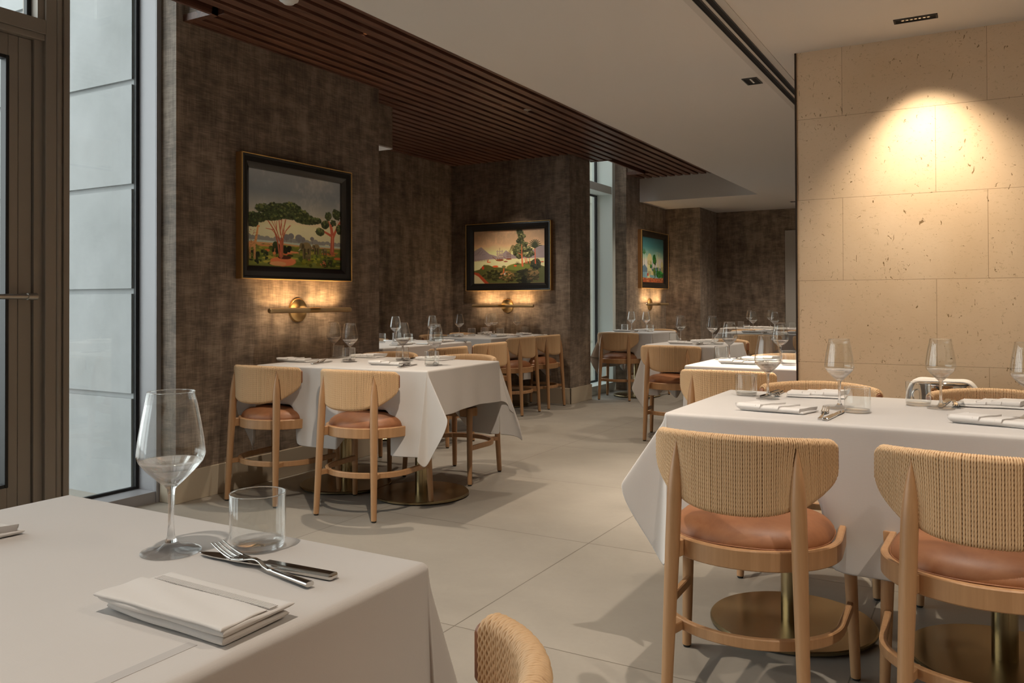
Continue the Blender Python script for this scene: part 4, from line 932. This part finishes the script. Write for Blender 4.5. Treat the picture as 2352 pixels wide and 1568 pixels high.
def make_fork():
    b = MB()
    def zc(y): return .0035+.0075*math.exp(-((y-.012)/.022)**2)*1.0+(.011*((max(0, y-.05))/.055)**1.6 if y > .05 else 0)-(.0015 if -.02 < y < 0 else 0)
    Y = list(np.linspace(-.105, .062, 34)); P = []
    for y in Y:
        w_ = np.interp(y, [-.105, -.06, -.015, .012, .030, .045, .062], [.0062, .0050, .0032, .0032, .0075, .0115, .0118]); th = np.interp(y, [-.105, -.02, .02, .06], [.0032, .0022, .0012, .0010]); cup = .0022*np.interp(y, [.012, .045], [0, 1]); z = zc(y)
        row = []
        for a in np.linspace(0, 2*PI, 14, endpoint=False):
            ca, sa = math.cos(a), math.sin(a); x = w_*math.copysign(abs(ca)**.6, ca); row.append((x, y, z+th*math.copysign(abs(sa)**.7, sa)+cup*(x/w_)**2))
        P.append(row)
    b.grid(np.array(P), close_v=True); b.add(P[0], [tuple(range(14))]); b.add(P[-1], [tuple(range(14))])
    for k in range(4):
        x0 = (k-1.5)*.0066; pts = []
        for y in np.linspace(.058, .108, 9): pts.append((x0*(1-.10*(y-.06)/.05), y, zc(y)+.0022*(x0/.0118)**2))
        b.tube(pts, list(np.linspace(.0019, .0010, 9)), 8)
    return b
def make_napkin(var=0):
    """folded linen: soft layers, each with a plump rounded fold at the front (-y), and overlapping pleats on top"""
    W, D = .205, .108; b = MB()
    sk = (.18, .06, -.02)[var % 3]
    def sheet(y0, y1, z, h, x0, x1, k, back=.55, skew=0.):
        P = []; X = np.concatenate([x0+h*np.array([0, .12, .3, .6, 1.]), np.linspace(x0+h*1.8, x1-h*1.8, 24), x1-h*np.array([1., .6, .3, .12, 0])])
        for x in X:
            u = min(x-x0, x1-x); e_ = max(.12, math.sqrt(1-(1-min(1, u/min(h, .004)))**2)); hh = h*e_; zc = z+(h-hh)*(1 if h > .006 else 0)+min(h, .004)*.25*math.sin(x*23+k*1.7+var)*(1 if z > .004 else .1)
            mid = zc+h; row = []
            for a in np.linspace(PI/2, 3*PI/2, 9): row.append((y0+hh*1.5+hh*1.5*math.cos(a), mid+hh*math.sin(a)))
            for t in np.linspace(.15, 1, 7): row.append((y0+(y1-y0)*t, mid-hh*(1-(1-back)*t)))
            for t in np.linspace(1, .15, 7): row.append((y0+(y1-y0)*t, mid+hh*(1-(1-back)*t)+.0008*math.sin(t*9+x*40+k)))
            P.append([(x+sk*yy+skew*(yy-y0), yy+.0020*math.sin(x*22+k*2.3+var*2)+.0012*math.sin(x*47+k), max(.0004, zz)) for yy, zz in row])
        b.grid(np.array(P), close_v=True); n = len(P[0]); b.add(P[0], [tuple(range(n))]); b.add(P[-1], [tuple(range(n))])
    if var == 2:
        sheet(-D/2+.002, D/2-.003, .0002, .0056, -W/2+.006, W/2-.003, 0, .6); sheet(-D/2-.002, D/2, .0106, .0046, -W/2, W/2, 1, .5)
        sheet(-D/2-.0045, .014, .0178, .0022, -W/2-.002, W/2-.001, 4, .45, -.04)
    else:
        sheet(-D/2+.006, D/2+.004, .0002, .0042, -W/2+.008, W/2+.004, 0, .7)
        for k, (a, q) in enumerate(((.016, W/2-.004), (-.040, .034), (-W/2-.002, -.022))): sheet(-D/2-.0010-.0016*k, D/2-.006-.003*k, .0022+.0008*k, .0082+.0012*k, a, q, 5, .62+.10*k, (.08, .20, .32)[k])
    return b
def ribbed_band():
    b = MB(); k = 0
    for k in range(74):
        x = -.098+k*.00262; b.box(x-.0009, x+.0009, -.0065, .0065, 0, .0011, M=Matrix.Translation((0, 0, 0))@Matrix.Shear('XY', 4, (.0, .0)))
    return b
WG = make_wine_glass(); TU = make_tumbler()
KN = make_knife().build('table_knife', M['steel'], sharp=.7); tag(KN, 'x', 'knife'); FO = make_fork().build('table_fork', M['steel']); tag(FO, 'x', 'fork')
NP = [make_napkin(v).build('napkin', M['napkin']) for v in (0, 1, 2)]
for q in NP:
    tag(q, 'x', 'napkin'); md = q.modifiers.new('sub', 'SUBSURF'); md.levels = 1; md.render_levels = 1
def put(src, x, y, deg, label, group, z=TZ):
    if src.name not in _used: _used.add(src.name); o = src
    else: o = dup(src)
    o.location = (x, y, z); o.rotation_euler = (0, 0, math.radians(deg)); o['label'] = label
    if group: o['group'] = group
    return o
def setting(where, g=None, t=None, n=None, c_=None, rot=0, var=0, extra=0., ca=0.):
    """one place setting; rot 0 faces +y. where: words that finish every label"""
    if g: put(WG, g[0], g[1], rot, 'clear wine glass '+where, 'wine glasses')
    if t: put(TU, t[0], t[1], rot, 'short clear tumbler '+where, 'tumblers')
    if n: put(NP[var], n[0], n[1], rot+extra, 'folded white napkin '+where, 'folded napkins')
    if c_:
        a = math.radians(rot); ux = (math.cos(a), math.sin(a)); 
        put(FO, c_[0]-.016*ux[0], c_[1]-.016*ux[1], rot+4+ca, 'steel fork '+where, 'forks'); put(KN, c_[0]+.018*ux[0], c_[1]+.018*ux[1], rot-5+ca, 'steel knife '+where, 'knives')
# nearest table
put(WG, -1.011, .781, 20, 'large wine glass in the left foreground', 'wine glasses'); put(TU, -.919, .857, 0, 'tumbler in the left foreground, right of the big wine glass', 'tumblers')
def aim(o, a, b_, za, zb_=None):
    """lay cutlery so that its handle end is at a and its tip at b_"""
    m = ((a[0]+b_[0])/2, (a[1]+b_[1])/2); o.location = (m[0], m[1], za); o.rotation_euler = (0, 0, math.atan2(b_[1]-a[1], b_[0]-a[0])-PI/2)
k_ = put(KN, 0, 0, 0, 'steel knife on the nearest cloth, in front of the tumbler', 'knives'); aim(k_, (-.724, .805), (-.962, .793), TZ)
k_ = put(FO, 0, 0, 0, 'steel fork on the nearest cloth, tines resting over the knife blade', 'forks'); aim(k_, (-.722, .764), (-.945, .803), TZ); k_.rotation_euler.x = 0.0; k_.location.z += .002
n_ = put(NP[2], -.785, .640, -1, 'folded napkin with a woven band, left foreground', 'folded napkins'); n_.scale = (1.03, .93, 1.0)
n2 = put(NP[0], -1.398, .665, 4, 'rolled end of a napkin cut off by the left edge of the photo', 'folded napkins')
b = ribbed_band(); rb = b.build('woven_band', M['napkin'], n_); rb.location = (.004, .024, .0188); rb.rotation_euler = (0, 0, 0)
# the table by the limestone wall
setting('at the front left place of the right-hand table', (-.415, 2.876), (-.353, 2.814), (-.584, 2.728), (-.420, 2.690), 0, 0, -6)
setting('at the back left place of the right-hand table', (-.682, 3.044), (-.778, 3.120), (-.535, 3.205), (-.690, 3.190), 180, 1, 8)
setting('at the back right of the right-hand table, before the bucket', (-.127, 3.035), (-.197, 3.095), (.030, 3.180), (-.105, 3.165), 180, 0, 4)
setting('at the front right of the right-hand table, by the photo edge', (.108, 2.900), (.20, 2.83), (.020, 2.735), (.165, 2.70), 0, 1, -12)
# the table below the savanna painting
setting('at the front wall-side place below the savanna painting', (-3.252, 3.745), (-3.301, 3.79), (-3.545, 3.62), (-3.350, 3.600), 2, 0, 4, 16)
setting('at the front aisle place below the savanna painting', (-2.672, 3.790), (-2.652, 3.730), (-2.905, 3.68), (-2.758, 3.635), 5, 1, 0, 13)
setting('at the back wall-side place below the savanna painting', (-3.545, 3.93), (-3.56, 3.985), (-3.42, 4.11), (-3.56, 4.09), 180, 1, 5)
setting('at the back aisle place below the savanna painting', (-3.021, 3.95), (-3.055, 3.99), (-2.905, 4.12), (-3.055, 4.10), 178, 0, 0)
# alcove tables
setting('at the near aisle place of the near alcove table', (-4.335, 5.57), (-4.27, 5.66), (-4.15, 5.40), (-4.09, 5.53), 90, 0)
setting('at the far aisle place of the near alcove table', (-4.285, 6.035), (-4.285, 6.12), (-4.11, 5.95), (-4.065, 6.07), 90, 1)
setting('at the near wall place of the near alcove table', (-4.42, 5.28), (-4.53, 5.62), (-4.58, 5.45), (-4.60, 5.30), -90, 0)
setting('at the far wall place of the near alcove table', None, (-4.50, 5.80), (-4.60, 6.05), (-4.62, 5.92), -90, 1)
setting('at the near aisle place of the far alcove table', (-4.40, 7.19), (-4.33, 7.30), (-4.24, 7.10), (-4.17, 7.22), 90, 0)
setting('at the far aisle place of the far alcove table', (-4.37, 7.72), (-4.30, 7.78), (-4.22, 7.58), (-4.17, 7.72), 90, 1)
setting('at the near wall place of the far alcove table', (-4.53, 6.84), (-4.55, 7.10), (-4.68, 7.02), (-4.67, 6.88), -90, 1)
setting('at the far wall place of the far alcove table', (-4.50, 7.46), (-4.57, 7.38), (-4.70, 7.62), (-4.70, 7.48), -90, 0)
# table at the passage window
setting('at the front place of the table by the passage window', (-3.40, 9.04), (-3.32, 8.96), (-3.60, 8.86), (-3.44, 8.84), 0, 0)
setting('at the back place of the table by the passage window', (-3.60, 9.09), (-3.655, 9.02), (-3.50, 9.24), (-3.62, 9.24), 180, 1)
# middle table
setting('at the front place of the middle table', (-1.925, 6.63), (-1.865, 6.60), (-2.15, 6.58), (-1.985, 6.52), 0, 0)
setting('at the back place of the middle table', (-2.275, 6.88), (-2.315, 6.82), (-2.09, 6.96), (-2.23, 6.95), 180, 1)
# brightly lit table
setting('at the front place of the brightly lit table', (-1.005, 4.80), (-.935, 4.68), (-1.19, 4.66), (-1.035, 4.60), 0, 0)
setting('at the back place of the brightly lit table', (-1.309, 4.86), (-1.375, 4.92), (-1.16, 5.02), (-1.29, 5.02), 180, 1)
# far tables
setting('at the front left place of the far table', (-1.985, 9.20), (-1.91, 9.13), (-2.20, 9.14), (-2.05, 9.10), 0, 0)
setting('at the back left place of the far table', (-2.27, 9.42), (-2.33, 9.36), (-2.16, 9.54), (-2.26, 9.53), 180, 1)
setting('at the front right place of the far table', (-1.40, 9.20), None, (-1.72, 9.13), None, 0, 1)
setting('at the left end of the farthest table', (-2.665, 10.86), (-2.76, 10.80), (-2.58, 10.76), None, 0, 0)
setting('at the middle of the farthest table', (-2.40, 10.88), None, (-2.42, 10.77), None, 0, 1)
setting('at the right end of the farthest table', (-2.03, 10.86), (-2.10, 10.74), None, None, 0, 1)

# ------------------------------------------------------------------ wine bucket on its stand, with a linen over it
r = empty('wine_bucket', (-.163, 4.12, 0)); tag(r, 'chrome wine bucket on a stand against the limestone wall, linen draped over it', 'wine bucket')
MB().lathe([(0, .50), (.082, .50), (.088, .505), (.100, .70), (.1055, .725), (.108, .73), (.103, .733), (.097, .70), (.085, .51), (0, .51)], 48).build('bucket', M['chrome'], r)
b = MB()
for sg in (-1, 1):
    b.tube([(sg*(.101+.022*math.sin(a)), 0, .672+.026*math.cos(a)) for a in np.linspace(0, PI, 12)], .004, 8)
b.build('handle', M['chrome'], r)
b = MB(); b.tube([(0, 0, .02), (0, 0, .50)], .012, 16); b.lathe([(0, .0), (.125, .0), (.125, .008), (.02, .022), (.012, .05)], 40); b.lathe([(.088, .52), (.094, .52), (.094, .53), (.088, .53)], 40, close=True); b.lathe([(0, .488), (.05, .488), (.05, .499), (0, .499)], 24); b.build('stand', M['chrome'], r)
# the linen: a long folded strip lying across the rim, ends hanging at both sides
P = []
L = [(-.146, .50), (-.143, .56), (-.138, .62), (-.130, .68), (-.122, .715), (-.108, .738), (-.085, .745), (-.04, .742), (0, .741), (.04, .740), (.075, .743), (.100, .742), (.115, .728), (.128, .705), (.140, .682), (.150, .668)]
for k, (x, z) in enumerate(L):
    row = []; w_ = .045+.006*math.sin(k*1.3)
    for t in np.linspace(-1, 1, 15): row.append((x-.163+.006*math.sin(t*3+k*.2), 4.055+w_*t+.004*math.sin(k), z+.004*math.cos(t*5+k*.5)+(0.004 if abs(t) < .8 else -.002)))
    P.append(row)
o = MB().grid(np.array(P)).build('folded_linen', M['napkin']); md = o.modifiers.new('thick', 'SOLIDIFY'); md.thickness = .007; md.offset = 1; md = o.modifiers.new('sub', 'SUBSURF'); md.levels = 2; md.render_levels = 2
tag(o, 'cream linen cloth draped over the chrome wine bucket', 'cloth')
bpy.context.view_layer.update()
